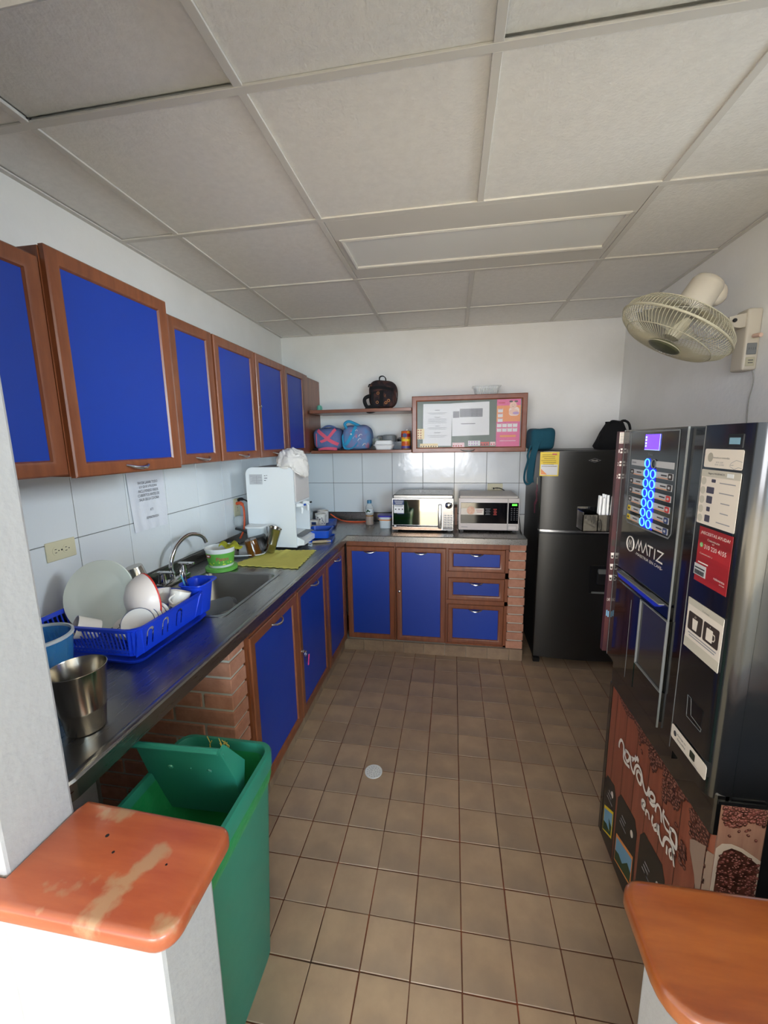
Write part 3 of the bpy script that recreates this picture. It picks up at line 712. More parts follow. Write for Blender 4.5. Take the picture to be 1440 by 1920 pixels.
# lid leaning at the near left of the rack
MB().obox((-1.325, .962, CT+.012), V((.5, -.15, 0)).normalized(), V((-.35, .25, .9)).normalized(), V((-.2, -.9, .1)).normalized(), .03, .13, .004, .001).build('cutting_lid', 'tgrey', label='greyish translucent lid leaning at the near end of the dish rack', cat='lid')
# blue translucent jug and steel tumbler at the near end
jg = root('water_jug', 'clear blue plastic jug half hidden behind the white partition', 'jug', (-1.06, .80, CT))
jc = (-1.045, .815, CT)
MB().lathe([(0, .001), (.062, .001), (.070, .010), (.074, .08), (.068, .10), (.070, .11), (.074, .15), (.076, .175), (.073, .175), (.070, .11), (.065, .10), (.071, .08), (.066, .012), (0, .006)], jc, seg=32).build('jug_body', 'tblue', jg, smooth=50)
MB().lathe([(.076, .172), (.079, .174), (.079, .181), (.073, .182), (.073, .174), (.076, .172)], jc, seg=32).build('rim', 'tfrost', jg, smooth=50)
disc((-.848, .740, CT+.001), (-.03, 0, 1), tum_p(.0395, .0605, .152), 'tumb', 'steel_tumbler', 'large flared steel tumbler standing alone on the near end of the worktop', 'tumbler', 48)

# ================================================================== AROUND THE SINK
# containers in the sink
def tub(name, c, w, d, h, m, lab, rotz=0, tilt=(0, 0), cat='container', flip=False, r=.02, lip=.006, group=None, lid=None, topscale=1.12):
    rt = root(name, lab, cat, (0, 0, 0), group)
    z = [0, h]; s0, s1 = (topscale, 1) if flip else (1, topscale)
    m1 = MB()
    if not flip:
        m1.loft([rrect(0, 0, w, d, r, 0), rrect(0, 0, w*s1, d*s1, r, h-.004), rrect(0, 0, w*s1+lip*2, d*s1+lip*2, r+lip, h-.003), rrect(0, 0, w*s1+lip*2, d*s1+lip*2, r+lip, h), rrect(0, 0, w*s1-.003, d*s1-.003, r, h), rrect(0, 0, w-.004, d-.004, r, .003)])
    else:
        m1.loft([rrect(0, 0, w*s0-.003, d*s0-.003, r, .001), rrect(0, 0, w*s0+lip*2, d*s0+lip*2, r+lip, 0), rrect(0, 0, w*s0+lip*2, d*s0+lip*2, r+lip, .004), rrect(0, 0, w*s0, d*s0, r, .005), rrect(0, 0, w+.01, d+.01, r, h*.75), rrect(0, 0, w-.02, d-.02, r*.8, h)], False)
    m1.build('tub_body', m, rt, smooth=40)
    if lid:
        MB().loft([rrect(0, 0, w*s1+lip*2+.004, d*s1+lip*2+.004, r+lip, h-.006), rrect(0, 0, w*s1+lip*2+.006, d*s1+lip*2+.006, r+lip, h+.004), rrect(0, 0, w*s1+lip*2-.004, d*s1+lip*2-.004, r+lip, h+.007), rrect(0, 0, w*s1-.014, d*s1-.014, r, h+.005)]).build('lid', lid, rt, smooth=40)
    rt.location = c; rt.rotation_euler = (tilt[0], tilt[1], rotz); ORG[rt] = V(c); return rt
SB = CT-.172
tub('food_container', (-1.055, 1.640, SB+.040), .155, .125, .062, 'tgrey', 'upturned smoky clear food container on top of the others in the sink', .5, (.30, -.14), flip=True, r=.04)
tub('food_container', (-1.17, 1.70, SB+.004), .150, .115, .060, 'tgrey', 'clear food container at the tap side of the sink', .9, (0, .1), flip=True, r=.035)
tub('food_container', (-1.07, 1.55, SB+.004), .140, .110, .050, 'tgrey', 'smoky container at the bottom of the sink under the others', .1, (0, 0), flip=True, r=.03)
disc((-.975, 1.60, SB+.004), (0, .1, 1), [(0, 0), (.05, 0), (.052, .012), (.046, .014), (0, .010)], 'pblue2', 'blue_saucer', 'round dark blue lid lying at the bottom of the sink', 'lid')
# dish soap tub with sponge
tb = root('soap_tub', 'round green and white dishwashing paste tub on its green lid, behind the sink', 'soap tub', (-1.205, 1.925, CT))
tc_ = V((-1.207, 1.925, CT+.001))
MB().lathe([(0, 0), (.077, 0), (.081, .003), (.081, .018), (.076, .022), (.060, .022), (0, .020)], tc_, seg=40).build('lid', 'greenp', tb, smooth=50)
MB().lathe([(0, .020), (.058, .020), (.061, .024), (.074, .112), (.077, .113), (.078, .121), (.075, .122), (.072, .112), (.058, .026), (0, .026)], tc_, seg=40).build('tub_body', 'white', tb, smooth=50)
wrapm = MB(); n_ = 26
a0, a1 = math.radians(-160), math.radians(20)
rad = lambda z: .0613+(z-.024)*(.013/.088)+.0006
wrapm.sheet(lambda s, t: tc_+V((rad(.034+.064*t)*math.cos(a0+(a1-a0)*s), rad(.034+.064*t)*math.sin(a0+(a1-a0)*s), .034+.064*t)), n_, 2)
wrapm.build('label_wrap', 'greenp', tb, smooth=True)
def wrap_text(body, mid, zc, h, w, mt, extra=.0009):
    vs, fs = font_mesh(body); x0 = min(p[0] for p in vs); x1 = max(p[0] for p in vs); y0 = min(p[1] for p in vs); y1 = max(p[1] for p in vs)
    out = []
    for p in vs:
        z = zc+((p[1]-(y0+y1)/2)/(y1-y0))*h; r = rad(z)+extra; a = mid+((p[0]-(x0+x1)/2)/(x1-x0))*w/r
        out.append(tc_+V((r*math.cos(a), r*math.sin(a), z)))
    return MB().add(out, fs).build('lettering', mt, tb)
wrap_text('Platos', math.radians(-52), .070, .020, .062, 'mag')
for a_ in (-112,):
    wrapb = MB(); r_ = rad(.088)+.001; ac = math.radians(a_)
    p = tc_+V((r_*math.cos(ac), r_*math.sin(ac), .086)); nn = V((math.cos(ac), math.sin(ac), .15)).normalized(); u = Z.cross(nn).normalized(); v = nn.cross(u)
    wrapb.prism([(.018*math.cos(q*.4), .009*math.sin(q*.4)) for q in range(16)], p, u, v, nn*.0008).build('badge', 'redp', tb)
    MB().prism([(.011*math.cos(q*.4), .004*math.sin(q*.4)) for q in range(16)], p+nn*.0009, u, v, nn*.0005).build('badge_centre', 'white', tb)
m = MB(); random.seed(3)
for q in range(14):
    a = math.radians(random.uniform(-150, 10)); z = random.uniform(.038, .056); r = rad(z)+.0009; p = tc_+V((r*math.cos(a), r*math.sin(a), z)); nn = V((math.cos(a), math.sin(a), .15)).normalized(); m.lathe([(.0035, 0), (.0035, .0004)], p, nn, 7)
m.build('bubble_print', mat('lime_print', S(190, 214, 60), .5), tb)['kind'] = 'stuff'
def spf(s, t):
    x = (s-.5)*.095; y = (t-.5)*.075; return tc_+V((.035+x, .045+y, .128-.10*x+.012*math.sin(9*s+3*t)-2.2*(x*x+y*y)))
MB().sheet(spf, 12, 9, .010).build('scouring_sponge', 'ywaf', smooth=True, label='yellow-green scouring pad resting on the open soap tub', cat='sponge')
# white tray with pots
tr = (-1.235, 2.235)
tray = root('white_tray', 'shallow white plastic tray behind the yellow cloth', 'tray', (*tr, CT))
T_ = [(0, 0)]
def rot_pts(loop, a, c): return [(c[0]+(p[0])*math.cos(a)-(p[1])*math.sin(a), c[1]+p[0]*math.sin(a)+p[1]*math.cos(a), p[2]) for p in loop]
ta = .28
MB().loft([rot_pts(rrect(0, 0, a, b, r, z), ta, tr) for a, b, r, z in ((.20, .19, .03, CT+.001), (.245, .235, .04, CT+.016), (.262, .252, .045, CT+.017), (.262, .252, .045, CT+.021), (.240, .230, .04, CT+.021), (.195, .185, .03, CT+.005))]).build('tray_body', 'white', tray, smooth=40)
cup('small_steel_cup', (-1.262, 2.155, CT+.006), (0, .05, 1), .030, .080, 'tumb', 'small dark steel cup standing in the white tray', hnd=False)
c_ = cup('glass_mug', (-1.158, 2.160, CT+.105), (.18, .12, -1), .040, .092, 'brglass', 'upturned brown glass mug in the white tray', taper=.8)
pn = root('saucepan', 'upturned dark pot leaning behind the brown glass mug', 'pot', (-1.16, 2.25, CT+.006))
MB().lathe([(0, .0), (.060, .0), (.064, .004), (.070, .075), (.073, .076), (.070, .077), (.060, .006), (0, .004)], (-1.170, 2.235, CT+.100), V((.25, .12, -1)).normalized(), 32).build('pot_body', 'black', pn, smooth=50)
MB().tube(smooth_path([(-1.25, 2.33, CT+.10), (-1.31, 2.36, CT+.112), (-1.37, 2.38, CT+.118)], 4), .008, 8).build('handle', 'black', pn, smooth=True)
# steel tumbler leaning
disc((-1.085, 2.238, CT+.017), (.34, .06, 1), tum_p(.033, .0385, .150), 'tumb', 'steel_tumbler', 'slim steel tumbler leaning against the water dispenser', 'tumbler')
tub('lidded_container', (-1.190, 2.312, CT+.024), .095, .085, .130, 'tfrost', 'tall frosted container with a white lid in front of the water dispenser', .15, (0, 0), r=.02, lid='white')
# yellow cloth
def yc(s, t):
    A, B, C_, D = V((-1.190, 1.985, 0)), V((-.800, 1.965, 0)), V((-.825, 2.335, 0)), V((-1.085, 2.300, 0))
    p = A*(1-s)*(1-t)+B*s*(1-t)+C_*s*t+D*(1-s)*t
    e = max(0, 1-min(t, 1-t)*22); p.y += e*.0045*math.sin(s*60)*(1 if t < .5 else -1)
    e = max(0, 1-min(s, 1-s)*22); p.x += e*.004*math.sin(t*58)
    p.z = CT+.0048+.0022*abs(noise.noise(V((s*5, t*5, 0))))+.006*math.exp(-((s-.42+t*.10)**2)*260)*t+.003*max(0, noise.noise(V((s*9, t*7, 3))))
    return p
MB().sheet(yc, 64, 44, .0026).build('cleaning_cloth', 'yellow', smooth=True, label='yellow cleaning cloth with zigzag edges spread beside the sink', cat='cloth')

# ================================================================== WATER DISPENSER
DX0, DX1, DY0, DY1 = -1.262, -.952, 2.352, 2.615
wd = root('water_dispenser', 'tall white countertop water dispenser in the corner by the sink', 'water dispenser', (-1.1, 2.48, CT))
def xprism(poly, y0, y1): return MB().prism(poly, (0, y0, 0), X, Z, V((0, y1-y0, 0)))
topc = [(DX0+.045*(1-math.cos(a)), 1.392-.045*(1-math.sin(a))) for a in [math.pi/2*k/6 for k in range(7)]]
full_ = [(DX0, CT+.012)]+topc+[(DX1-.012, 1.392), (DX1, 1.380), (DX1, CT+.012)]
m = xprism(full_, DY0, DY0+.012); m.build('side_panel', 'whiteg', wd, smooth=35)
m = xprism([(DX0, CT+.012)]+topc+[(DX1-.012, 1.392), (DX1-.001, 1.380), (DX1-.001, 1.165), (-1.075, 1.150), (-1.075, .965), (-.955, .955), (-.955, CT+.012)], DY0+.012, DY1-.012); m.build('housing', 'whiteg', wd, smooth=35)
m = xprism(full_, DY1-.012, DY1); m.build('side_panel', 'whiteg', wd, smooth=35)
MB().box(DX0+.02, DX1-.01, DY0+.01, DY1-.01, CT, CT+.012).build('base', 'dark', wd)
MB().box(-1.074, -1.070, DY0+.014, DY1-.014, .968, 1.148).build('niche_back', 'grey', wd)
xprism([(DX1-.002, .90), (-.908, .905), (-.905, .935), (DX1-.002, .957)], DY0+.012, DY1-.012).build('drip_tray', 'whiteg', wd)
MB().box(-1.06, -.925, DY0+.022, DY1-.022, .9525, .957).build('drip_grid', 'grey', wd)
MB().box(DX1-.001, DX1+.006, DY0+.012, DY1-.010, 1.175, 1.375, .004).build('front_panel', mat('warm_white_plastic', S(216, 208, 204), .35), wd)
for k, yy in enumerate((2.42, 2.53)):
    t_ = MB().lathe([(0, 0), (.016, 0), (.016, .02), (.012, .03), (.012, .045), (0, .046)], (DX1-.012, yy, 1.148), (1, 0, 0), 14).build('tap', 'whiteg', wd, smooth=50)
    MB().tube([(DX1+.018, yy, 1.15), (DX1+.020, yy, 1.115), (DX1+.018, yy, 1.098)], .008, 8).build('spout', 'whiteg', t_, smooth=True)
    MB().lathe([(0, 0), (.006, 0), (.006, .012), (0, .013)], (DX1+.034, yy, 1.152), (1, 0, .2), 10).build('push_button', 'dark' if k else 'pblue2', t_)
m = MB().card((-1.195, DY0, 1.318), X, Z, .085, .062); m.build('rating_sticker', 'lgrey', wd)
m = MB()
for k in range(6): m.card((-1.195+(.008 if k % 2 else -.004), DY0, 1.338-k*.0085), X, Z, .070-(k % 3)*.012, .0018, off=.0012)
m.card((-1.190, DY0, 1.315), Z, X, .05, .0012, off=-.0018)
m.build('sticker_print', 'inkl', wd)['kind'] = 'stuff'
m = MB()
for x, z, s_ in ((-1.135, 1.340, .010), (-1.122, 1.342, .006), (-1.130, 1.326, .02), (-1.135, 1.312, .012)): m.card((x, DY0, z), X, Z, s_, .0035, off=.0008)
m.build('symbol_print', 'ink', wd)['kind'] = 'stuff'
for x in (-1.165, -1.142):
    MB().box(x-.0018, x+.0018, DY0-.0008, DY0+.002, .945, 1.03).build('vent_slot', 'dark', wd)
# crumpled white towel on top
def tow(c, R_, seed, fr=7, amp=.03, nu=40, nv=26, e=.8):
    return MB().blob(c, R_, e, nu, nv, amp, fr, seed, flat=True)
random.seed(5)
loops = []; nu, nv = 56, 34; c0 = V((-.990, 2.45, 1.398))
for j in range(1, nv):
    b = -math.pi/2+math.pi*j/nv; lp = []
    for i in range(nu):
        a = 2*math.pi*i/nu; d_ = V((math.cos(b)*math.cos(a), math.cos(b)*math.sin(a), math.sin(b)))
        r = V((.088*d_.x, .105*d_.y, .098*d_.z if d_.z > 0 else .03*d_.z))
        fold = abs(math.sin(5*a+7*b+2.5*noise.noise(d_*2)))*.010+.012*noise.noise(d_*3.2)
        r += d_*fold
        if d_.z < .2 and d_.x > .2 and d_.y < .3: r += V((.004, 0, -.085*(d_.x-.2)*min(1, (.2-d_.z)*2)))
        if d_.z > .5: r.x -= .012*(d_.z-.5)
        lp.append(c0+r)
    loops.append(lp)
MB().loft(loops).build('hand_towel', 'towel', smooth=True, label='crumpled white towel heaped on top of the water dispenser', cat='towel')

# blue containers, mugs
bt = root('mug_tray', 'small blue plastic tray holding the mugs in the far corner', 'tray', (-1.03, 3.08, CT))
MB().loft([rot_pts(rrect(0, 0, a, b, .02, z), .25, (-1.045, 3.10)) for a, b, z in ((.22, .25, CT+.001), (.25, .28, CT+.022), (.26, .29, CT+.024), (.245, .275, CT+.023), (.21, .24, CT+.006))]).build('tray_body', 'pblue2', bt, smooth=40)
mg = cup('mug', (-1.020, 3.035, CT+.012), (0, 0, 1), .044, .095, 'porc', 'white mug patterned with dark floral spots, on the blue tray', taper=.88)
m = MB(); random.seed(11)
for q in range(26):
    a = math.radians(random.uniform(-175, 10)); z = random.uniform(.015, .08); r = .044*(.88+.12*z/.095)+.0008
    p = V((-1.020, 3.035, CT+.012))+V((r*math.cos(a), r*math.sin(a), z)); m.lathe([(random.uniform(.003, .0075), 0), (.003, .0006)], p, (math.cos(a), math.sin(a), 0), 7)
m.build('spot_pattern', mat('plum_print', S(60, 36, 70), .4), mg)['kind'] = 'stuff'
cup('mug', (-1.035, 3.145, CT+.012), (0, 0, 1), .046, .100, 'porc', 'plain white mug behind the spotted one on the blue tray', taper=.9)
disc((-1.110, 3.015, CT+.012), (0, 0, 1), [(0, 0), (.030, 0), (.032, .04), (.036, .115), (.033, .115), (.028, .005), (0, .005)], 'tclear', 'drinking_glass', 'tall clear drinking glass beside the mugs, next to the water dispenser', 'glass')
tub('blue_container', (-.892, 2.640, CT+.022), .135, .150, .052, 'pblue2', 'open blue plastic food container on its lid, by the corner of the worktop', .1, (0, 0), r=.02, topscale=1.1)
tub('flat_blue_container', (-.882, 2.628, CT+.001), .165, .190, .016, 'pblue2', 'flat blue lid under the open blue food container', .16, (0, 0), r=.02, topscale=1.0, lip=.004, cat='lid')
kn = root('knife', 'knife with a pale wooden handle lying in front of the blue container', 'knife', (-.86, 2.515, CT))
ka, kb = V((-.905, 2.505, CT+.010)), V((-.795, 2.555, CT+.010))
MB().tube([ka, ka*.5+kb*.5, kb], [.008, .010, .008], 8).build('handle', mat('pale_wood', S(170, 150, 118), .6), kn, smooth=True)
MB().obox(ka+V((-.026, -.012, -.006)), (kb-ka).normalized(), V((-.4, .9, 0)).normalized(), Z, .030, .018, .0015).build('blade', 'chrome', kn)
bx = root('tea_box', 'small patterned box with a white strap end beside the dispenser tray', 'box', (-.93, 2.80, CT))
MB().box(-1.045, -.985, 2.86, 2.90, CT, CT+.085, .002).build('carton', 'stick', bx)
m = MB(); m.card((-1.015, 2.86, CT+.062), X, Z, .035, .022); m.card((-1.012, 2.86, CT+.026), X, Z, .026, .012); m.build('print', 'navy', bx)['kind'] = 'stuff'

# ================================================================== BACK COUNTER
bo = root('drink_bottle', 'small clear bottle half full of amber liquid with a blue-grey cap', 'bottle', (-.650, 3.145, CT))
bc = (-.650, 3.150, CT+.001)
MB().lathe([(0, 0), (.030, 0), (.033, .005), (.033, .060), (.031, .075), (.033, .092), (.033, .135), (.026, .155), (.015, .168), (.015, .175), (0, .175)], bc, seg=24).build('bottle_body', 'tclear', bo, smooth=50)
MB().lathe([(0, .002), (.031, .003), (.0315, .082), (0, .083)], bc, seg=24).build('liquid', 'amber', bo, smooth=50)
MB().lathe([(.0335, .098), (.0336, .130)], bc, seg=24).build('label_wrap', 'tfrost', bo, smooth=True)
m = MB()
for q, (a, z, r) in enumerate(((-100, .118, .009), (-80, .112, .007), (-118, .108, .006))):
    a = math.radians(a); m.lathe([(r, 0), (r, .0005)], V(bc)+V((.0338*math.cos(a), .0338*math.sin(a), z)), (math.cos(a), math.sin(a), 0), 8)
m.build('label_print', 'dgreen', bo)['kind'] = 'stuff'
MB().lathe([(.016, .172), (.0185, .173), (.0185, .195), (.016, .198), (0, .198)], bc, seg=20).build('cap', mat('blue_grey_cap', S(70, 130, 165), .4), bo, smooth=50)
tub('sugar_container', (-.505, 3.055, CT+.001), .085, .085, .095, 'tfrost', 'clear container with a purple-blue lid beside the mirror-door microwave', 0, (0, 0), r=.025, lid=mat('purple_lid', S(60, 50, 165), .4))
MB().loft([rrect(-.505, 3.055, .090, .090, .025, CT+.060), rrect(-.505, 3.055, .102, .102, .025, CT+.070), rrect(-.505, 3.055, .090, .090, .025, CT+.071)], closed=True).build('rubber_band', 'orange', smooth=40, label='orange band round the clear container with purple lid', cat='band')
# cords
oc = root('extension_cord', 'orange extension cord lying along the back of the worktop', 'cord', (-.8, 3.2, CT))
MB().tube(smooth_path([(-1.02, 3.30, CT+.055), (-.96, 3.29, CT+.020), (-.88, 3.24, CT+.008), (-.78, 3.23, CT+.006), (-.70, 3.235, CT+.008), (-.66, 3.225, CT+.016)], 6), .0055, 8).build('cable', 'ocord', oc, smooth=True)
MB().lathe([(0, -.022), (.016, -.020), (.020, 0), (.020, .018), (.012, .024), (0, .024)], (-.585, 3.215, CT+.022) if False else (-.655, 3.222, CT+.021), V((-.2, -.9, .15)).normalized(), 16).build('socket', 'ocord', oc, smooth=50)
m = MB().tube(smooth_path([(-.640, 3.235, CT+.020), (-.62, 3.255, CT+.008), (-.58, 3.27, CT+.012), (-.54, 3.29, CT+.020), (-.48, 3.28, CT+.016), (-.40, 3.29, CT+.010)], 6), .0045, 8)
m.build('power_cord', 'bcord', smooth=True, label='black power cord plugged into the orange extension lead', cat='cord')

# ================================================================== MICROWAVES
def fcard(m, x, z, W, Hh, yf, off=.0006, t=.0004, r=0): return m.card((x, yf, z), X, Z, W, Hh, off, t, r)
mw = root('microwave', 'microwave oven with a mirrored silver door and blue energy sticker', 'microwave', (-.213, 3.09, CT))
x0, x1, z0, z1, yf = -.437, .010, CT+.012, 1.124, 2.925
MB().box(x0+.006, x1-.004, yf+.03, 3.285, z0, 1.150, .006).build('case', 'steel', mw)
MB().box(x0, x1, yf+.004, yf+.030, z0, z1+.004, .003).build('front_frame', 'satin', mw)
MB().box(x0+.010, -.098, yf, yf+.004, z0+.038, z1-.006).build('door', 'mirror', mw)
MB().box(x0+.004, x1-.086, yf+.0005, yf+.005, z0+.024, z0+.036).build('dark_trim', 'glassd', mw)
MB().box(x0+.003, x1-.086, yf, yf+.005, z0+.002, z0+.022).build('lower_trim', mat('rose_steel', S(205, 176, 156), .2, 1), mw)
MB().box(-.100, -.073, yf-.026, yf-.010, z0+.018, z1-.038, .006, 2).build('handle', 'satin', mw, smooth=True)
m = MB(); m.box(-.094, -.080, yf-.012, yf+.004, z0+.024, z0+.038); m.box(-.094, -.080, yf-.012, yf+.004, z1-.060, z1-.046); m.build('handle_mount', 'dark', mw)['kind'] = 'stuff'
pnl = MB().box(-.066, x1-.006, yf, yf+.005, z0+.006, z1-.005, .002).build('control_panel', mat('grey_mirror', S(130, 130, 134), .12, 1), mw)
MB().lathe([(.026, 0), (.026, .003), (.022, .004), (.019, .012), (.017, .014), (0, .014)], (-.025, yf, z1-.045), (0, -1, 0), 26).build('dial', 'chrome', pnl, smooth=50)
MB().lathe([(.004, 0), (.004, .002)], (-.040, yf, z1-.056), (0, -1, 0), 8).build('indicator', mat('violet_led', S(190, 90, 240), .3, emit=(.5, .1, 1, 1), es=1), pnl)
m = MB()
for r_ in range(6):
    for c_ in range(3): fcard(m, -.048+c_*.022, z0+.028+r_*.017, .016, .007, yf)
m.build('key_pad', 'lgrey', pnl)['kind'] = 'stuff'
s_ = MB(); fcard(s_, -.388, 1.097, .082, .034, yf); s_.build('blue_sticker', 'navy', mw)
s_ = MB(); fcard(s_, -.384, 1.048, .074, .060, yf); s_.build('white_sticker', 'paper', mw)
m = MB()
for k in range(3): fcard(m, -.384, 1.107-k*.009, .066-(k*.008), .004, yf, .0012)
m.build('sticker_lines', 'lgrey', mw)['kind'] = 'stuff'
m = MB()
for k in range(3): m.lathe([(.005, 0), (.005, .0004)], (-.408+k*.025, yf-.0012, 1.046), (0, -1, 0), 8)
fcard(m, -.384, 1.070, .06, .004, yf, .0012); m.build('sticker_print', 'ink', mw)['kind'] = 'stuff'
s_ = MB(); fcard(s_, -.372, 1.014, .050, .006, yf); s_.build('blue_band', 'navy', mw)
MB().lathe([(.008, 0), (.008, .0006)], (-.412, yf-.0002, z0+.030), (0, -1, 0), 14).build('emblem', 'lgrey', mw)
for k, (fx, fy) in enumerate(((-.41, 2.97), (-.02, 2.97), (-.41, 3.25), (-.02, 3.25))): MB().box(fx-.012, fx+.012, fy-.012, fy+.012, CT, z0+.001).build('foot', 'dark', mw)

mw = root('microwave', 'white microwave oven with a black window and green clock digits', 'microwave', (.255, 3.09, CT))
x0, x1, z0, z1, yf = .046, .466, CT+.016, 1.128, 2.948
MB().box(x0+.006, x1-.006, yf+.02, 3.300, z0, 1.142, .006).build('case', mat('white_metal_case', S(205, 198, 190), .4), mw)
MB().box(x0, x1, yf+.002, yf+.026, z0, z1, .005, 2).build('front_frame', mat('warm_white_plastic', S(216, 208, 204), .35), mw, smooth=40)
MB().box(x0+.014, .384, yf, yf+.004, z0+.050, z1-.032, .0015).build('door_window', 'glassd', mw)
MB().box(.392, x1-.006, yf, yf+.004, z0+.050, z1-.032, .0015).build('control_panel', 'glassd', mw)
MB().box(.3860, .3885, yf+.0008, yf+.004, z0+.002, z1-.002).build('door_gap', 'grey', mw)
MB().box(.392, x1-.016, yf+.0002, yf+.006, z0+.008, z0+.036, .002).build('door_button', mat('warm_white_plastic', S(216, 208, 204), .35), mw)
MB().frame((.392, yf+.0015, z0+.008), X, Z, -Y, x1-.016-.392, .028, [(0, 0), (0, .001), (.0012, .001), (.0012, 0)]).build('button_outline', 'grey', mw)
m = MB(); m.text('12:00', (.432, yf, 1.082), X, Z, .009, .026, .0008); m.build('clock_digits', 'ledgreen', mw)
s_ = MB(); fcard(s_, .432, 1.082, .034, .014, yf, .0002); s_.build('clock_display', mat('green_display', S(60, 200, 40), .3, emit=(.1, .9, .05, 1), es=.5), mw)
m = MB()
for r_ in range(7):
    for c_ in range(3): fcard(m, .413+c_*.019, 1.056-r_*.0135, .010, .006, yf, .0004)
m.build('key_pad', mat('dim_key_print', S(62, 62, 64), .4), mw)['kind'] = 'stuff'
s_ = MB(); fcard(s_, .142, 1.032, .160, .046, yf); s_.build('food_sticker', 'stick', mw)
MB().prism([(.029*math.cos(a*.35), .030*math.sin(a*.35)) for a in range(18)], (.132, yf-.0012, 1.040), X, Z, (0, -.0003, 0)).build('food_picture', mat('food_print', S(214, 160, 128), .5, col2=S(236, 200, 178), ns=60), mw)
m = MB()
for k in range(3): fcard(m, .192, 1.044-k*.008, .05-k*.006, .0024, yf, .0012)
m.build('sticker_print', 'redp', mw)['kind'] = 'stuff'
m = MB()
for k in range(5): fcard(m, .250, 1.052-k*.010, .034-(k % 2)*.008, .0024, yf, .0005)
m.build('window_print', 'inkl', mw)['kind'] = 'stuff'
m = MB()
for k in range(5): fcard(m, .300, 1.050-k*.010, .024-(k % 2)*.006, .0034, yf, .0005)
m.build('window_print', 'red', mw)['kind'] = 'stuff'
m = MB(); fcard(m, .088, z0+.022, .044, .0045, yf+.002, .0005); m.build('maker_mark', 'inkl', mw)
for fx, fy in ((.07, 2.99), (.44, 2.99), (.07, 3.26), (.44, 3.26)): MB().box(fx-.012, fx+.012, fy-.012, fy+.012, CT, z0+.001).build('foot', 'dark', mw)
MB().box(.020, .040, 3.20, 3.345, CT, 1.02, .002).build('wooden_board', mat('pale_pink_wood', S(214, 160, 132), .5), label='narrow pale wooden board standing in the gap between the two microwaves', cat='board')
MB().tube(smooth_path([(.335, YB-.012, 1.155), (.37, 3.335, 1.155), (.402, 3.33, 1.140), (.42, 3.33, 1.12), (.43, 3.335, 1.06), (.44, 3.335, 1.0)], 6), .0035, 8).build('power_cord', 'bcord', smooth=True, label='black power cord from the wall socket down behind the white microwave', cat='cord')
MB().tube(smooth_path([(.475, 3.30, 1.06), (.495, 3.27, 1.01), (.503, 3.20, .96), (.500, 3.12, .91), (.487, 3.0, CT+.006), (.480, 2.9, CT+.006)], 6), .003, 8).build('power_cord', mat('grey_cord', S(70, 60, 54), .5), smooth=True, label='thin dark cord looping between the white microwave and the refrigerator', cat='cord')

# outlets
def outlet(lab, o, u, v, n, W=.115, Hh=.070, plug=False):
    o, u, v, n = V(o), V(u), V(v), V(n); rt = root('wall_outlet', lab, 'outlet', o)
    MB().obox(o-u*W/2-v*Hh/2, u, v, n, W, Hh, .005, .002).build('cover_plate', 'outlet', rt)
    for s_ in (-1, 1):
        c = o+u*(.020*s_)+n*.0050
        MB().lathe([(.0165, 0), (.0165, .001)], c, n, 20).build('socket_face', 'outlet', rt)
        k = MB()
        for dv in (-.006, .006): k.obox(c+u*(-.007)+v*(dv-.001)+n*.0008, u, v, n, .007, .0022, .0006)
        k.lathe([(.0022, 0), (.0022, .0006)], c+u*.008+n*.0009, n, 8); k.build('slot', 'dark', rt)['kind'] = 'stuff'
    MB().lathe([(.003, 0), (.003, .001)], o+n*.005, n, 10).build('screw', 'dark', rt)
    return rt
outlet('ivory double socket on the left wall above the dish rack', (XL+.0065, 1.226, 1.168), Y, Z, X)
o2 = outlet('ivory socket beside the water dispenser with an orange plug in it', (XL+.0065, 2.462, 1.125), Z, -Y, X, .118, .075)
o3 = outlet('ivory socket on the back wall above the white microwave', (.335, YB-.0065, 1.153), X, Z, -Y, .118, .076)
MB().tube(smooth_path([(XL+.014, 2.455, 1.15), (XL+.05, 2.44, 1.155), (XL+.075, 2.425, 1.13), (XL+.085, 2.41, 1.07), (XL+.08, 2.40, .99), (XL+.05, 2.40, .93)], 6), [.011]*10+[.006]*21, 10).build('orange_plug', 'ocord', smooth=True, label='orange plug and lead in the socket beside the water dispenser', cat='plug')
MB().tube(smooth_path([(XL+.014, 2.475, 1.17), (XL+.04, 2.47, 1.178), (XL+.09, 2.46, 1.16), (XL+.11, 2.455, 1.10), (XL+.115, 2.45, 1.0)], 6), [.010]*8+[.005]*17, 10).build('black_plug', 'bcord', smooth=True, label='black plug and lead arching beside the orange plug', cat='plug')
MB().blob((XL+.045, 2.405, 1.045), (.030, .03, .035), .7, 14, 10, .008, 20, 2).build('plastic_wrap', 'tclear', smooth=True, label='scrap of clear plastic wrapped around the orange lead', cat='wrap')
MB().box(.318, .330, YB-.030, YB-.0125, 1.146, 1.160, .003).build('plug_head', 'bcord', label='black plug in the back wall socket', cat='plug')

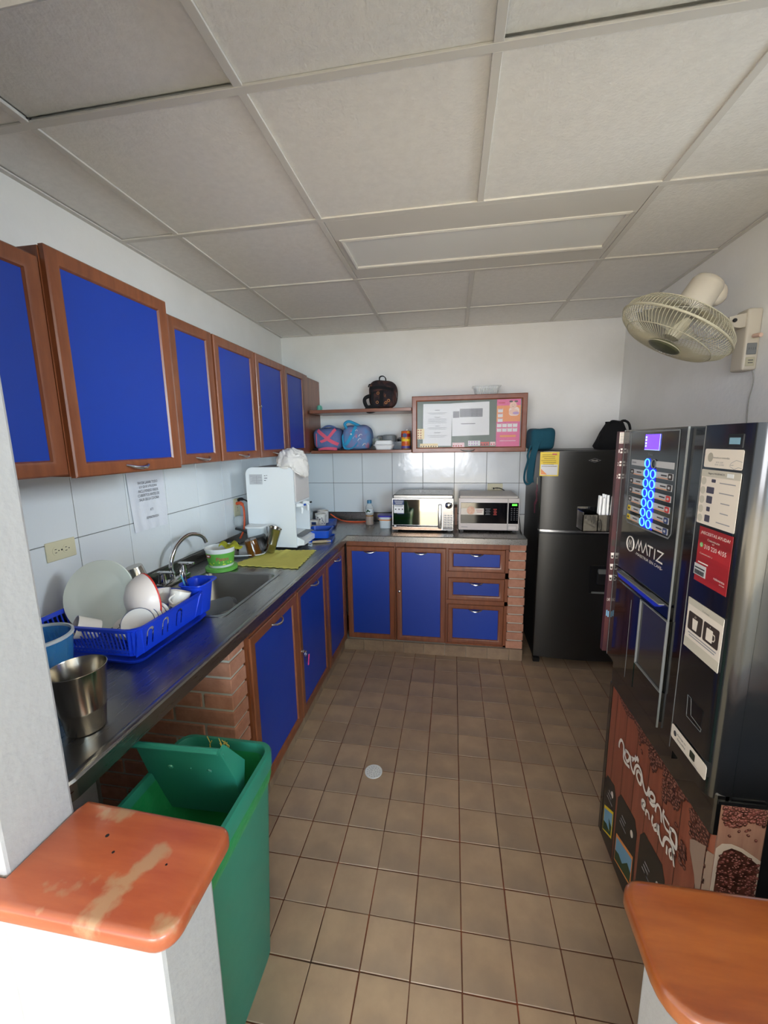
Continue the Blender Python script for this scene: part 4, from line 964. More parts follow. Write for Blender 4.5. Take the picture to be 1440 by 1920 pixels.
# ================================================================== SHELVES AND NOTICE CABINET
MB().box(-1.072, -.300, 3.030, YB-.001, 1.752, 1.776, .002).build('shelf_board', 'woodh', label='upper wooden shelf board between wall cabinet and notice cabinet', cat='shelf')
MB().box(-1.072, -.300, 3.030, YB-.001, 1.452, 1.474, .002).build('shelf_board', 'woodh', label='lower wooden shelf board carrying the lunch bags', cat='shelf')
NX0, NX1, NZ0, NZ1, NYF = -.298, .508, 1.449, 1.853, 3.048
nc = root('notice_cabinet', 'wooden wall cabinet with a glazed door used as a notice board', 'cabinet', (.105, 3.2, NZ0))
m = MB(); m.box(NX0+.004, NX1-.004, NYF+.024, YB-.001, NZ0+.004, NZ0+.020); m.box(NX0+.004, NX1-.004, NYF+.024, YB-.001, NZ1-.020, NZ1-.004)
m.box(NX0+.004, NX0+.020, NYF+.024, YB-.001, NZ0+.020, NZ1-.020); m.box(NX1-.020, NX1-.004, NYF+.024, YB-.001, NZ0+.020, NZ1-.020); m.build('body', 'wood', nc)
pr = [(0, -.022), (0, -.004), (.005, 0), (.030, 0), (.036, -.004), (.038, -.008), (.038, -.022)]
d = MB().frame((NX0, NYF, NZ0), X, Z, -Y, NX1-NX0, NZ1-NZ0, pr).build('door', mat('pale_cedar', S(142, 84, 60), .4, scale=(.3, 1, .3), ns=30, col2=S(120, 66, 46), coat=.2), nc, smooth=30)
MB().box(NX0+.036, NX1-.036, NYF+.014, NYF+.018, NZ0+.036, NZ1-.036).build('felt_panel', 'felt', d)
MB().box(NX0+.037, NX1-.037, NYF+.0075, NYF+.0090, NZ0+.037, NZ1-.037).build('glass_pane', mat('thin_glass', S(240, 245, 245), .05, alpha=.06), d)
handle(d, (.105, NYF, NZ0+.019), X, -Y, -Z, .10)
YP = NYF+.0135
def paper(name, lab, cat, x0, x1, z0, z1, m='paper', yp=YP, tilt=0):
    rt = root(name, lab, cat, ((x0+x1)/2, yp, (z0+z1)/2))
    u = V((math.cos(tilt), 0, math.sin(tilt))); v = V((-math.sin(tilt), 0, math.cos(tilt)))
    MB().card(((x0+x1)/2, yp, (z0+z1)/2), u, v, x1-x0, z1-z0, 0, .0004).build('sheet', m, rt); return rt
def lines(rt, rows, m='inkl', yp=YP, off=.0009, name='printed_lines'):
    k = MB()
    for x, z, W, Hh in rows: k.card((x, yp, z), X, Z, W, Hh, off, .0003)
    o = k.build(name, m, rt); o['kind'] = 'stuff'; return o
r1 = paper('notice_sheet', 'white notice sheet with small centred text, left one in the notice cabinet', 'notice', -.218, -.012, 1.498, 1.797, tilt=-.015)
lines(r1, [(-.115, 1.752, .035, .004)]+[(-.115, 1.733-.008*k, .14-.03*(k % 2), .0025) for k in range(2)]+[(-.115, 1.702, .04, .004)]+[(-.115, 1.690-.009*k, .13, .0025) for k in range(4)]+[(-.115, 1.64, .03, .004), (-.115, 1.628, .14, .0025), (-.115, 1.618, .12, .0025), (-.115, 1.592, .045, .004), (-.115, 1.572, .14, .0025), (-.115, 1.562, .11, .0025)])
r2 = paper('schedule_sheet', 'white landscape sheet with a small grey table, right one in the notice cabinet', 'notice', -.010, .252, 1.568, 1.800, yp=YP-.0012, tilt=.02)
m = MB(); m.card((.125, YP-.0012, 1.728), X, Z, .160, .058, .0008); m.card((.020, YP-.0012, 1.718), X, Z, .045, .046, .0008); m.build('table_print', mat('table_grey', S(150, 150, 156), .6), r2)
lines(r2, [(.125, 1.752-.010*k, .156, .0014) for k in range(6)]+[(x, 1.728, .0012, .056) for x in (.085, .130, .165)]+[(.02, 1.735-.012*k, .04, .0014) for k in range(4)], 'ink', YP-.0012, .0014)
lines(r2, [(.105, 1.652, .10, .004)], 'ink', YP-.0012)
cal = root('wall_calendar', 'pink calendar page with a picture of a baby, at the right of the notice cabinet', 'calendar', (.386, YP, 1.65))
CX0, CX1 = .302, .464
def cc_(x, z, W, Hh, m, nm, off=.0004, r=0): k = MB(); k.card((x, YP-.0006, z), X, Z, W, Hh, off, .0003, r); return k.build(nm, m, cal)
cc_(.383, 1.650, .162, .328, 'pink', 'sheet', 0)
cc_(.383, 1.716, .162, .110, 'orange', 'picture_ground')
cc_(.420, 1.730, .070, .060, mat('pale_print', S(246, 224, 214), .5), 'picture_blanket', .0008, .02)
m = MB(); m.prism([(.024*math.cos(a*.4), .027*math.sin(a*.4)) for a in range(16)], (.412, YP-.0018, 1.772), X, Z, (0, -.0003, 0)); m.build('baby_face_print', 'skin', cal)
m = MB(); m.prism([(.034*math.cos(a*.4), .020*math.sin(a*.4)) for a in range(16)], (.418, YP-.0018, 1.725), X, Z, (0, -.0003, 0)); m.build('baby_body_print', 'skin', cal)
m = MB(); m.prism([(.022*math.cos(a*.4), .010*math.sin(a*.4)) for a in range(16)], (.432, YP-.0024, 1.718), X, Z, (0, -.0003, 0)); m.build('bow_print', 'lilac', cal)
m = MB()
for x in (.398, .432): m.prism([(.013*math.cos(a*.4), .006*math.sin(a*.4)) for a in range(16)], (x, YP-.0021, 1.798), X, Z, (0, -.0003, 0))
m.build('dark_ear_print', 'brownp', cal)['kind'] = 'stuff'
m = MB()
for x in (.405, .420): m.prism([(.0022*math.cos(a*.8), .0014*math.sin(a*.8)) for a in range(8)], (x, YP-.0023, 1.774), X, Z, (0, -.0003, 0))
m.card((.412, YP-.0018, 1.762), X, Z, .010, .0018, .0005); m.build('face_features', 'brownp', cal)['kind'] = 'stuff'
m = MB()
for k in range(3): m.card((.327, YP, 1.738-k*.033), X, Z, .034, .026, .0014, .0003)
for r_ in range(2):
    for c_ in range(4): m.card((.322+c_*.036, YP, 1.636-r_*.032), X, Z, .031, .027, .0014, .0003)
m.build('month_grid', 'paper', cal)['kind'] = 'stuff'
m = MB()
for k in range(3): m.card((.327, YP, 1.748-k*.033), X, Z, .030, .0035, .002, .0003)
for r_ in range(2):
    for c_ in range(4): m.card((.322+c_*.036, YP, 1.647-r_*.032), X, Z, .027, .0035, .002, .0003)
m.card((.335, YP, 1.790), X, Z, .045, .008, .0014); m.build('month_names', 'mag', cal)['kind'] = 'stuff'
cc_(.383, 1.560, .110, .014, 'orange', 'advert_lettering', .0008); cc_(.383, 1.527, .11, .003, 'white', 'advert_line', .0008)
for k, (x, z, W, Hh, mt, lab) in enumerate(((-.235, 1.585, .052, .075, 'yprint', 'small yellow flowered card at the left edge of the notice cabinet'), (-.175, 1.500, .13, .030, 'yprint', 'strip of small flowered cards at the lower left of the notice cabinet'),
    (.038, 1.503, .085, .032, 'pink', 'small pink and white card at the bottom of the notice cabinet'), (.150, 1.513, .085, .036, 'paper', 'small white card with a purple emblem at the bottom of the notice cabinet'), (.225, 1.508, .060, .026, 'red', 'small red card at the bottom of the notice cabinet'), (.280, 1.508, .036, .026, 'pink', 'small square pink card beside the calendar'))):
    rt = paper('small_card', lab, 'card', x-W/2, x+W/2, z-Hh/2, z+Hh/2, {'yprint': mat('cream_print', S(236, 214, 160), .5)}.get(mt, mt) if mt != 'pink' else mat('pale_pink_print', S(238, 200, 204), .5), yp=YP-.003)
    m = MB(); random.seed(k)
    for q in range(max(2, int(W/.018))*max(1, int(Hh/.018))):
        px = x-W/2+.009+(q % max(2, int(W/.018)))*.018; pz = z-Hh/2+.009+(q//max(2, int(W/.018)))*.018
        m.lathe([(.0055, 0), (.0055, .0003)], (px, YP-.0038, pz), (0, -1, 0), 6)
    m.build('motif_print', ['plum_print', 'plum_print', 'red', 'lilac', 'dark_plastic', 'mag'][k] if False else [M['redp'], MATS['plum_print'], M['red'], M['lilac'], M['dark'], M['mag']][k], rt)['kind'] = 'stuff'
# clear clamshell on top of the notice cabinet
cl = root('clear_food_box', 'empty clear plastic food box on top of the notice cabinet', 'food box', (.235, 3.19, NZ1))
m = MB().loft([rrect(.235, 3.19, .15, .12, .02, NZ1-.002), rrect(.235, 3.19, .185, .15, .025, NZ1+.060), rrect(.235, 3.19, .205, .17, .03, NZ1+.062), rrect(.235, 3.19, .205, .17, .03, NZ1+.066), rrect(.235, 3.19, .183, .148, .025, NZ1+.065), rrect(.235, 3.19, .147, .117, .02, NZ1+.001)])
m.build('box_body', 'tclear', cl, smooth=30)
m = MB()
for k in range(14): x = .165+k*.0108; m.tube([(x*.93+.0165, 3.128, NZ1+.004), (x, 3.113, NZ1+.058)], .0014, 5)
m.build('moulded_rib', 'white', cl)['kind'] = 'stuff'

# ---- bags
def bfront(c, rad, e, x, z, off=.003):
    p = 2/e; q = max(0, 1-abs((x-c[0])/rad[0])**p-abs((z-c[2])/rad[2])**p)**(1/p); return V((x, c[1]-rad[1]*q-off, z))
def strap(c, rad, e, pts, w, m, rt, nm='strap', n=6, off=.004, t=.003):
    P = smooth_path([(x, 0, z) for x, z in pts], n); P = [bfront(c, rad, e, p.x, p.z, off) for p in P]
    d = (P[-1]-P[0]); side = Y.cross(d).normalized(); return MB().ribbon(P, side, w, t).build(nm, m, rt)
SZ = 1.474
b1 = root('lunch_bag', 'blue and coral pink lunch bag, left one on the lower shelf', 'bag', (-.968, 3.19, SZ))
C_, R_ = (-.968, 3.19, SZ+.088), (.113, .105, .088)
MB().blob(C_, R_, .55, 40, 26, .010, 9, 1).build('bag_body', 'pfab', b1, smooth=True)
strap(C_, R_, .55, [(-1.035, SZ+.155), (-.985, SZ+.115), (-.935, SZ+.075), (-.875, SZ+.045)], .026, 'pstrap', b1)
strap(C_, R_, .55, [(-.895, SZ+.160), (-.925, SZ+.120), (-.960, SZ+.085), (-1.010, SZ+.065)], .022, 'pstrap', b1)
strap(C_, R_, .55, [(-1.04, SZ+.014), (-.97, SZ+.020), (-.89, SZ+.014)], .030, 'pstrap', b1, 'pink_panel')
MB().tube(smooth_path([(-1.02, 3.17, SZ+.168), (-.985, 3.16, SZ+.185), (-.945, 3.16, SZ+.186), (-.91, 3.17, SZ+.172)], 5), .008, 8).build('handle', 'pfab', b1, smooth=True)
MB().tube([bfront(C_, R_, .55, -1.045+.0*k, SZ+.03+.025*k) for k in range(5)], .004, 6).build('piping', 'pstrap', b1, smooth=True)
b2 = root('lunch_bag', 'lilac and sky blue lunch bag with printed shapes, right one on the lower shelf', 'bag', (-.742, 3.19, SZ))
C_, R_ = (-.738, 3.19, SZ+.095), (.112, .105, .095)
MB().blob(C_, R_, .5, 40, 26, .012, 9, 4).build('bag_body', 'pfab2', b2, smooth=True)
MB().tube(smooth_path([(-.80, 3.12, SZ+.150), (-.815, 3.09, SZ+.195), (-.785, 3.09, SZ+.215), (-.745, 3.12, SZ+.200), (-.71, 3.15, SZ+.180)], 6), .011, 8).build('handle', 'bstrap', b2, smooth=True)
strap(C_, R_, .5, [(-.730, SZ+.180), (-.755, SZ+.125), (-.795, SZ+.060), (-.835, SZ+.030)], .024, 'bstrap', b2)
strap(C_, R_, .5, [(-.84, SZ+.115), (-.835, SZ+.060), (-.82, SZ+.018), (-.76, SZ+.020), (-.72, SZ+.050)], .024, 'bstrap', b2)
MB().lathe([(.007, 0), (.006, .004), (0, .005)], bfront(C_, R_, .5, -.765, SZ+.12, .006), (0, -1, 0), 10).build('snap_button', 'white', b2)
m = MB(); random.seed(9)
for q in range(5):
    x, z = random.uniform(-.74, -.66), SZ+random.uniform(.03, .16); pts = [bfront(C_, R_, .5, x+.014*math.cos(a*.7), z+.010*math.sin(a*1.1), .003) for a in range(9)]; m.tube(pts, .0014, 4)
m.build('squiggle_print', 'white', b2)['kind'] = 'stuff'
# cups, box and can on the lower shelf
cup('cup', (-.600, 3.24, SZ+.001), (0, 0, 1), .036, .085, mat('grey_green_ceramic', S(150, 156, 148), .3), 'tall greyish cup wedged behind the lilac lunch bag', hnd=False)
tb_ = root('takeout_box', 'white foam takeout box on the lower shelf', 'food box', (-.515, 3.15, SZ))
MB().loft([rrect(-.518, 3.15, .118, .13, .02, SZ+.001), rrect(-.518, 3.15, .140, .15, .02, SZ+.030), rrect(-.518, 3.15, .158, .165, .02, SZ+.033), rrect(-.518, 3.15, .158, .165, .02, SZ+.037)]).build('base', 'foam', tb_, smooth=35)
MB().loft([rrect(-.518, 3.15, .156, .163, .02, SZ+.038), rrect(-.518, 3.15, .138, .148, .02, SZ+.042), rrect(-.518, 3.15, .122, .132, .018, SZ+.068), rrect(-.518, 3.15, .11, .12, .015, SZ+.070)]).build('lid', 'foam', tb_, smooth=35)
tub('glass_box', (-.420, 3.22, SZ+.001), .075, .12, .058, 'tgrey', 'clear plastic box beside the white foam takeout box', 0, r=.012)
gm = root('grey_mug', 'dark grey mug lying on top behind the foam takeout box', 'mug', (-.51, 3.27, SZ+.0))
MB().loft([rrect(-.505, 3.28, .10, .10, .03, SZ+.001), rrect(-.505, 3.28, .115, .11, .035, SZ+.06), rrect(-.505, 3.28, .11, .105, .04, SZ+.108), rrect(-.505, 3.28, .08, .08, .035, SZ+.114)]).build('mug_body', 'grey', gm, smooth=45)
MB().tube(smooth_path([(-.560, 3.26, SZ+.105), (-.590, 3.25, SZ+.100), (-.596, 3.25, SZ+.075), (-.562, 3.26, SZ+.05)], 5), .006, 8).build('handle', 'grey', gm, smooth=True)
cn = root('food_tin', 'orange and yellow cylindrical food tin at the right end of the lower shelf', 'tin', (-.357, 3.16, SZ))
MB().lathe([(0, .001), (.034, .001), (.036, .004), (.036, .135), (.034, .138), (0, .138)], (-.357, 3.17, SZ), seg=28).build('tin_body', mat('tin_print', S(214, 92, 40), .35, col2=S(224, 160, 50), ns=22, nd=2, ramp=(.45, .55)), cn, smooth=50)
for z0_, z1_, mt in ((.006, .026, 'plum'), (.060, .078, 'w'), (.092, .118, 'd')):
    MB().lathe([(.0364, z0_), (.0364, z1_)], (-.357, 3.17, SZ), seg=28).build('label_band', {'plum': mat('violet_print', S(96, 80, 150), .4), 'w': M['yprint'], 'd': M['redp']}[mt], cn, smooth=True)
MB().lathe([(.016, 0), (.016, .0006)], (-.362, 3.133, SZ+.105), (0, -1, 0), 16).build('round_emblem', 'navy', cn)
MB().blob((-.350, 3.17, SZ+.145), (.014, .014, .007), .9, 10, 8, 0).build('lid_knob', 'white', cn, smooth=True)
disc((-.402, 3.24, SZ+.060), (0, -.3, 1), [(0, 0), (.030, 0), (.034, .012), (.028, .026), (0, .026)], 'black', 'dark_lid', 'small black pot lid behind the clear box on the lower shelf', 'lid')
# patterned backpack on the upper shelf
UZ = 1.776
bp = root('small_backpack', 'dark patterned small backpack sitting on the upper shelf', 'backpack', (-.535, 3.17, UZ))
C_, R_ = (-.528, 3.17, UZ+.108), (.108, .085, .106)
MB().blob(C_, R_, .68, 40, 28, .012, 8, 7).build('bag_body', 'cfab', bp, smooth=True)
C2, R2 = (-.520, 3.105, UZ+.072), (.082, .045, .064)
MB().blob(C2, R2, .5, 30, 20, .008, 9, 3).build('front_pocket', 'cfab', bp, smooth=True)
strap(C_, R_, .68, [(-.615, UZ+.150), (-.53, UZ+.152), (-.440, UZ+.135)], .020, 'bfab', bp, 'zip_band', off=.010)
strap(C2, R2, .5, [(-.520, UZ+.130), (-.522, UZ+.07), (-.524, UZ+.015)], .030, 'bfab', bp, 'centre_strap', off=.006)
strap(C2, R2, .5, [(-.590, UZ+.120), (-.592, UZ+.07), (-.590, UZ+.020)], .018, 'bfab', bp, 'side_strap', off=.005)
MB().ribbon(smooth_path([(-.550, 3.15, UZ+.200), (-.548, 3.14, UZ+.232), (-.525, 3.135, UZ+.240), (-.505, 3.14, UZ+.228), (-.503, 3.15, UZ+.200)], 5), Y, .020, .006).build('top_handle', 'bfab', bp)
MB().blob((-.600, 3.08, UZ+.000), (.055, .045, .028), .8, 20, 14, .01, 14, 5, flat=False).build('hanging_strap', 'bfab', bp, smooth=True)
MB().tube(smooth_path([(-.615, 3.12, UZ+.10), (-.645, 3.09, UZ+.085), (-.655, 3.08, UZ+.06), (-.640, 3.08, UZ+.02), (-.60, 3.07, UZ+.0)], 6), .014, 8).build('shoulder_strap', 'bfab', bp, smooth=True)
MB().ribbon([(-.425, 3.13, UZ+.125), (-.420, 3.125, UZ+.10), (-.417, 3.125, UZ+.078)], Y, .008, .002).build('zip_pull', 'grey', bp)
MB().tube(smooth_path([(-.60, 3.15, UZ+.17), (-.625, 3.14, UZ+.185), (-.635, 3.14, UZ+.165)], 5), .005, 6).build('strap_loop', 'bfab', bp, smooth=True)
m = MB(); random.seed(21)
for q in range(4):
    x, z = (-.555, -.548, -.490, -.470)[q], UZ+(.045, .11, .040, .055)[q]; m.tube([bfront(C2, R2, .5, x+.009*math.cos(a*.8), z+.009*math.sin(a*.8), .004) for a in range(9)], .0022, 4)
m.build('ring_print', mat('ochre_print', S(190, 130, 80), .6), bp)['kind'] = 'stuff'
MB().blob((-1.045, 3.20, UZ+.025), (.020, .03, .025), .8, 14, 10, 0).build('green_ball', mat('sea_green_plastic', S(110, 190, 165), .5), smooth=True, label='small sea-green object on the upper shelf against the wall cabinet', cat='ornament')
MB().blob((-1.060, 3.10, SZ+.010), (.018, .02, .010), .8, 14, 10, .004, 30).build('small_pouch', 'bfab', smooth=True, label='small dark crumpled item at the left end of the lower shelf', cat='pouch')

# ================================================================== REFRIGERATOR
fr = root('refrigerator', 'dark grey two-door refrigerator with a water dispenser in its door', 'refrigerator', (.86, 3.05, 0))
FXa, FXb = .562, 1.165; FT = 1.462
MB().box(FXa+.006, FXb, 2.800, 3.345, .035, FT, .006).build('body', 'fridges', fr)
def dpoly(bulge=.030, yb=2.798, yf=2.755):
    n = 16; pts = [(FXb, yb), (FXa, yb), (FXa, yf+.012), (FXa+.004, yf+.003)]
    for k in range(n+1):
        t = k/n; x = FXa+.012+(FXb-FXa-.024)*t; pts.append((x, yf-bulge*(1-(2*t-1)**2)**.8))
    return pts+[(FXb-.004, yf+.003), (FXb, yf+.012)]
def zprism(poly, z0, z1): return MB().prism(poly, (0, 0, z0), X, Y, (0, 0, z1-z0))
dl = zprism(dpoly(), .060, .926).build('lower_door', 'fridge', fr, smooth=35)
du = zprism(dpoly(), .952, FT-.004).build('upper_door', 'fridge', fr, smooth=35)
zprism([(p[0], p[1]+.006) for p in dpoly()], .926, .940).build('door_gap', 'black', fr)
zprism([(p[0], p[1]-.001) for p in dpoly()], .939, .952).build('door_handle_strip', 'satin', fr, smooth=35)
def fy(x): t = (x-FXa-.012)/(FXb-FXa-.024); return 2.755-.030*max(0, 1-(2*t-1)**2)**.8
for x in (.592, 1.13): MB().box(x-.022, x+.022, 2.775, 2.82, 0, .036, .004).build('foot', 'black', fr)
MB().box(FXa+.012, FXb-.012, 2.79, 2.81, .036, .060).build('kick_plate', 'black', fr)
wdp = MB().box(.882, 1.026, fy(.95)-.006, fy(.95)+.02, .535, .730, .006).build('water_niche', 'black', fr)
MB().box(.925, .985, fy(.95)-.016, fy(.95)-.004, .600, .690, .006).build('paddle', 'dark', wdp)
MB().box(.93, .98, fy(.95)-.018, fy(.95)-.004, .672, .705, .004).build('spout', 'grey', wdp)
MB().box(.90, 1.01, fy(.95)-.014, fy(.95)-.004, .540, .552, .002).build('drip_grid', 'grey', wdp)
yy = fy(.865)-.0004
MB().frame((.865-.036, yy-.001, 1.400-.0), V((1, 0, .36)).normalized(), V((1, 0, -.36)).normalized(), -Y, .0385, .0385, [(0, 0), (0, .0012), (.0014, .0012), (.0014, 0)]).build('diamond_emblem', 'lgrey', fr)
MB().text('Haceb', (.865, yy-.001, 1.400), X, Z, .0095, .034, .0006).build('emblem_lettering', 'whitel', fr)
nt = root('energy_label', 'yellow energy label with white lower half on the refrigerator door', 'label', (.602, fy(.602), 1.378))
u_ = V((1, (fy(.65)-fy(.56))/.09, 0)).normalized(); oo = V((.604, fy(.604)-.003, 1.378))
MB().card(oo, u_, Z, .112, .152).build('sheet', 'yprint', nt)
k = MB(); k.card(oo-Z*.036, u_, Z, .100, .066, .0012); k.build('white_field', 'paper', nt)
k = MB()
for q in range(7): k.card(oo+Z*(.058-q*.012)+u_*(-.006 if q % 2 else 0), u_, Z, .088-.012*(q % 3), .0035, .0012)
k.build('printed_lines', mat('ochre_ink', S(160, 130, 30), .6), nt)['kind'] = 'stuff'
k = MB(); k.prism([(-.048, -.066), (-.012, -.066), (-.048, -.030)], oo+V((0, -.0016, 0)), u_, Z, (0, -.0004, 0)); k.build('corner_triangle', 'orange', nt)
k = MB(); k.card(oo+Z*.062+u_*.028, u_, Z, .026, .008, .0018); k.build('red_stamp', 'red', nt)
m = MB(); random.seed(4)
for q in range(9):
    z = 1.22-q*.022; y = 2.93+random.uniform(-.04, .04)
    for a in range(5): m.lathe([(.010, 0), (.007, .0006)], (FXa+.0055, y+.011*math.cos(a*1.256), z+.011*math.sin(a*1.256)), (-1, 0, 0), 8)
m.build('flower_sticker', mat('dusty_pink_print', S(150, 70, 90), .6), fr)['kind'] = 'stuff'
MB().card((FXa+.0062, 2.90, 1.255), -Y, Z, .03, .05).build('side_note', 'outlet', fr)
# teal bag hanging on the fridge
tg = root('teal_bag', 'teal cloth bag on the refrigerator with its strap hanging down the side', 'bag', (.60, 3.0, FT))
MB().blob((.592, 3.0, FT+.074), (.082, .10, .073), .38, 36, 24, .010, 10, 3).build('bag_body', 'teal', tg, smooth=True)
MB().ribbon(smooth_path([(.560, 2.90, FT+.06), (.535, 2.885, FT-.01), (.520, 2.88, FT-.09), (.515, 2.885, FT-.17), (.525, 2.90, FT-.215)], 6), V((1, -.4, 0)), .040, .006).build('strap', 'teal', tg, smooth=True)
MB().tube(smooth_path([(.515, 2.90, FT+.03), (.497, 2.90, FT-.03), (.500, 2.90, FT-.07), (.484, 2.90, FT-.14), (.482, 2.90, FT-.20), (.500, 2.90, FT-.228), (.53, 2.90, FT-.205), (.540, 2.90, FT-.12), (.545, 2.90, FT-.04)], 6), .007, 8).build('strap_loop', 'teal', tg, smooth=True)
bb = root('black_bag', 'black fabric bag with looped straps on top of the refrigerator', 'bag', (1.04, 2.97, FT))
loops = []
for z, hw, hd_ in ((.0, .10, .07), (.02, .105, .075), (.06, .095, .07), (.11, .070, .055), (.165, .052, .035), (.178, .050, .03)):
    loops.append([(1.045+p[0]+.004*math.sin(9*z*10+p[1]*40), 2.97+p[1]+.004*math.sin(p[0]*60+z*50), FT+.001+z) for p in rrect(0, 0, 2*hw, 2*hd_, .03, 0, 5)])
MB().loft(loops).build('bag_body', 'bfab', bb, smooth=True)
MB().ribbon(smooth_path([(1.000, 2.93, FT+.172), (.975, 2.92, FT+.155), (.955, 2.91, FT+.11), (.940, 2.90, FT+.065)], 6), V((.5, 0, .3)), .014, .006).build('strap', 'bfab', bb)
MB().tube(smooth_path([(1.065, 2.94, FT+.165), (1.085, 2.93, FT+.182), (1.115, 2.93, FT+.170), (1.130, 2.93, FT+.135), (1.135, 2.94, FT+.09)], 6), .008, 8).build('strap', 'bfab', bb, smooth=True)
MB().tube(smooth_path([(1.01, 2.94, FT+.165), (1.02, 2.93, FT+.182), (1.07, 2.93, FT+.176), (1.10, 2.93, FT+.185)], 6), .006, 8).build('strap', 'bfab', bb, smooth=True)

# ================================================================== PAPER NOTICE ON THE LEFT WALL
pn_ = root('wall_notice', 'creased white paper notice in a plastic sleeve taped to the left wall tiles', 'notice', (XL+.008, 1.68, 1.29))
def pf(s, t):
    y = 1.560+.232*s+.018*(1-t)*(1-s); z = 1.430-.280*(1-t)*1.0; return V((XL+.009+.005*noise.noise(V((s*6, t*1.5, 0)))*(1.3-t)+.002, y, z-.0))
MB().sheet(lambda s, t: pf(s, t), 26, 20, (.0006, 0, 0)).build('sheet', 'paperf', pn_, smooth=True)
for body, z, h, w_ in (('FAVOR LAVAR TODO', 1.368, .0125, .125), ('LO QUE UTILIZAN', 1.349, .0125, .110), ('INCLUYENDO VASOS', 1.330, .0125, .125), ('CUBIERTOS ANTES DE', 1.311, .0125, .135), ('SALIR DE LA COCINA', 1.292, .0125, .125), ('ATT:', 1.240, .0115, .022), ('ADMINISTRACION', 1.205, .0115, .080)):
    MB().text(body, (XL+.0150, 1.682 if h > .012 else 1.690, z), Y, Z, h, w_, .0004).build('lettering', 'ink', pn_)

# ================================================================== GREEN BIN
gb = root('waste_bin', 'tall green plastic bin with a lid tipped inside it', 'bin', (-.64, .80, 0))
bx_, by_ = -.643, .795
def bl(w_, d_, z, r=.04): return rrect(bx_, by_, w_, d_, r, z, 5)
MB().loft([bl(.225, .30, .002), bl(.235, .31, .02), bl(.275, .365, .60), bl(.280, .370, .625), bl(.292, .384, .63), bl(.294, .386, .672), bl(.288, .380, .680), bl(.268, .360, .681), bl(.262, .354, .672), bl(.258, .35, .60), bl(.222, .295, .03), bl(.21, .28, .012)]).build('bin_body', 'green', gb, smooth=40)
# liner: outside band folded over the rim, inner bag
def band(off, zf):
    lp = bl(.294+off, .386+off, 0); return [(p[0], p[1], zf(p)) for p in lp]
low = lambda p: .596-.020*max(0, (.98-p[1])/.36)+.005*math.sin(p[1]*60+p[0]*40)
upp = lambda p: .629
MB().loft([band(-.013, low), band(-.006, lambda p: (low(p)*.5+upp(p)*.5)), band(-.008, upp)], False, False).build('liner_band', 'liner', gb, smooth=True)
MB().loft([bl(.258, .350, .655), bl(.250, .340, .60), bl(.225, .31, .50), bl(.18, .25, .40), bl(.14, .20, .34)], False, True).build('liner_bag', 'liner', gb, smooth=True)
m = MB(); random.seed(6)
for q in range(10):
    x = -.66+random.uniform(-.06, .05); y = .955+random.uniform(-.015, .008); m.tube([(x, y, .655), (x+random.uniform(-.01, .01), y, .68), (x+random.uniform(-.02, .02), y, .69+random.uniform(0, .02))], .0016, 4)
m.build('straw_litter', mat('straw', S(200, 180, 90), .8), gb)['kind'] = 'stuff'
# tipped lid
lt = V((-.668, .806, .790)); ux = V((1, .03, 0)).normalized(); vz = V((.06, .28, -1)).normalized(); nn = ux.cross(vz)
def lidp(a, b, c): return lt+ux*a+vz*b+nn*c
W2 = .118
lp0 = [(-W2, 0), (W2*.92, 0), (W2, .012), (W2*1.04, .12), (W2*.98, .26), (-W2*.98, .26), (-W2*1.04, .12)]
L = root('bin_lid', 'lighter green flap lid standing tipped up inside the green bin', 'bin lid', tuple(lidp(0, .2, 0)))
MB().loft([[lidp(a, b, 0) for a, b in lp0], [lidp(a, b, .004) for a, b in lp0]]).build('flap', 'green', L)
m = MB().tube([lidp(-W2-.004, .0, .0), lidp(W2*.92, .0, .0)], .0085, 8); m.build('top_lip', 'green', L, smooth=True)
m = MB().loft([[lidp(W2*.92, 0, -.004), lidp(W2*.92, 0, .02), lidp(W2*.97, 0, .02), lidp(W2*.97, 0, -.004)], [lidp(W2*1.04, .10, -.004), lidp(W2*1.04, .10, .05), lidp(W2*1.08, .10, .05), lidp(W2*1.08, .10, -.004)], [lidp(W2*.98, .19, -.004), lidp(W2*.98, .19, .01), lidp(W2*1.02, .19, .01), lidp(W2*1.02, .19, -.004)]])
m.build('side_skirt', 'green', L, smooth=30)
for a, b in ((-.045, .075), (.062, .078), (.012, .074)):
    MB().lathe([(.0075 if a != .012 else .003, 0), (.006 if a != .012 else .002, .003), (.003, .003), (.003, .001), (0, .001)], lidp(a, b, -.001), -nn, 12).build('hinge_stud', 'green', L)

# ================================================================== WALL FAN
FA = V((-.49, .08, -.866)).normalized(); FC = V((0, 0, CAM_Z))+(V((1, 0, 0))*0)
def cray(x, y): return _r*((x-720)/FPX)+_d*((y-960)/FPX)+_f
FC = V((0, 0, CAM_Z))+cray(1265, 621)*1.66
fan = root('wall_fan', 'cream wall-mounted fan with a round wire cage and a dark hub badge', 'fan', (XR, 2.0, 1.92))
fu, fv, _ = ortho(FA)
def fp(r, a, h): return FC+fu*r*math.cos(a)+fv*r*math.sin(a)+FA*h
RR = .215
m = MB(); NW = 92
for k in range(NW):
    a = 2*math.pi*k/NW
    m.tube([fp(.045, a, .062), fp(.11, a, .058), fp(.17, a, .045), fp(.205, a, .022), fp(RR, a, .0)], .0012, 4)
m.build('front_wires', 'cream', fan)['kind'] = 'stuff'
m = MB()
for k in range(NW):
    a = 2*math.pi*(k+.5)/NW
    m.tube([fp(.055, a, -.078), fp(.12, a, -.076), fp(.18, a, -.058), fp(.208, a, -.030), fp(RR, a, -.004)], .0011, 4)
m.build('rear_wires', 'cream', fan)['kind'] = 'stuff'
circ = lambda r, h, n=60: [fp(r, 2*math.pi*k/n, h) for k in range(n)]
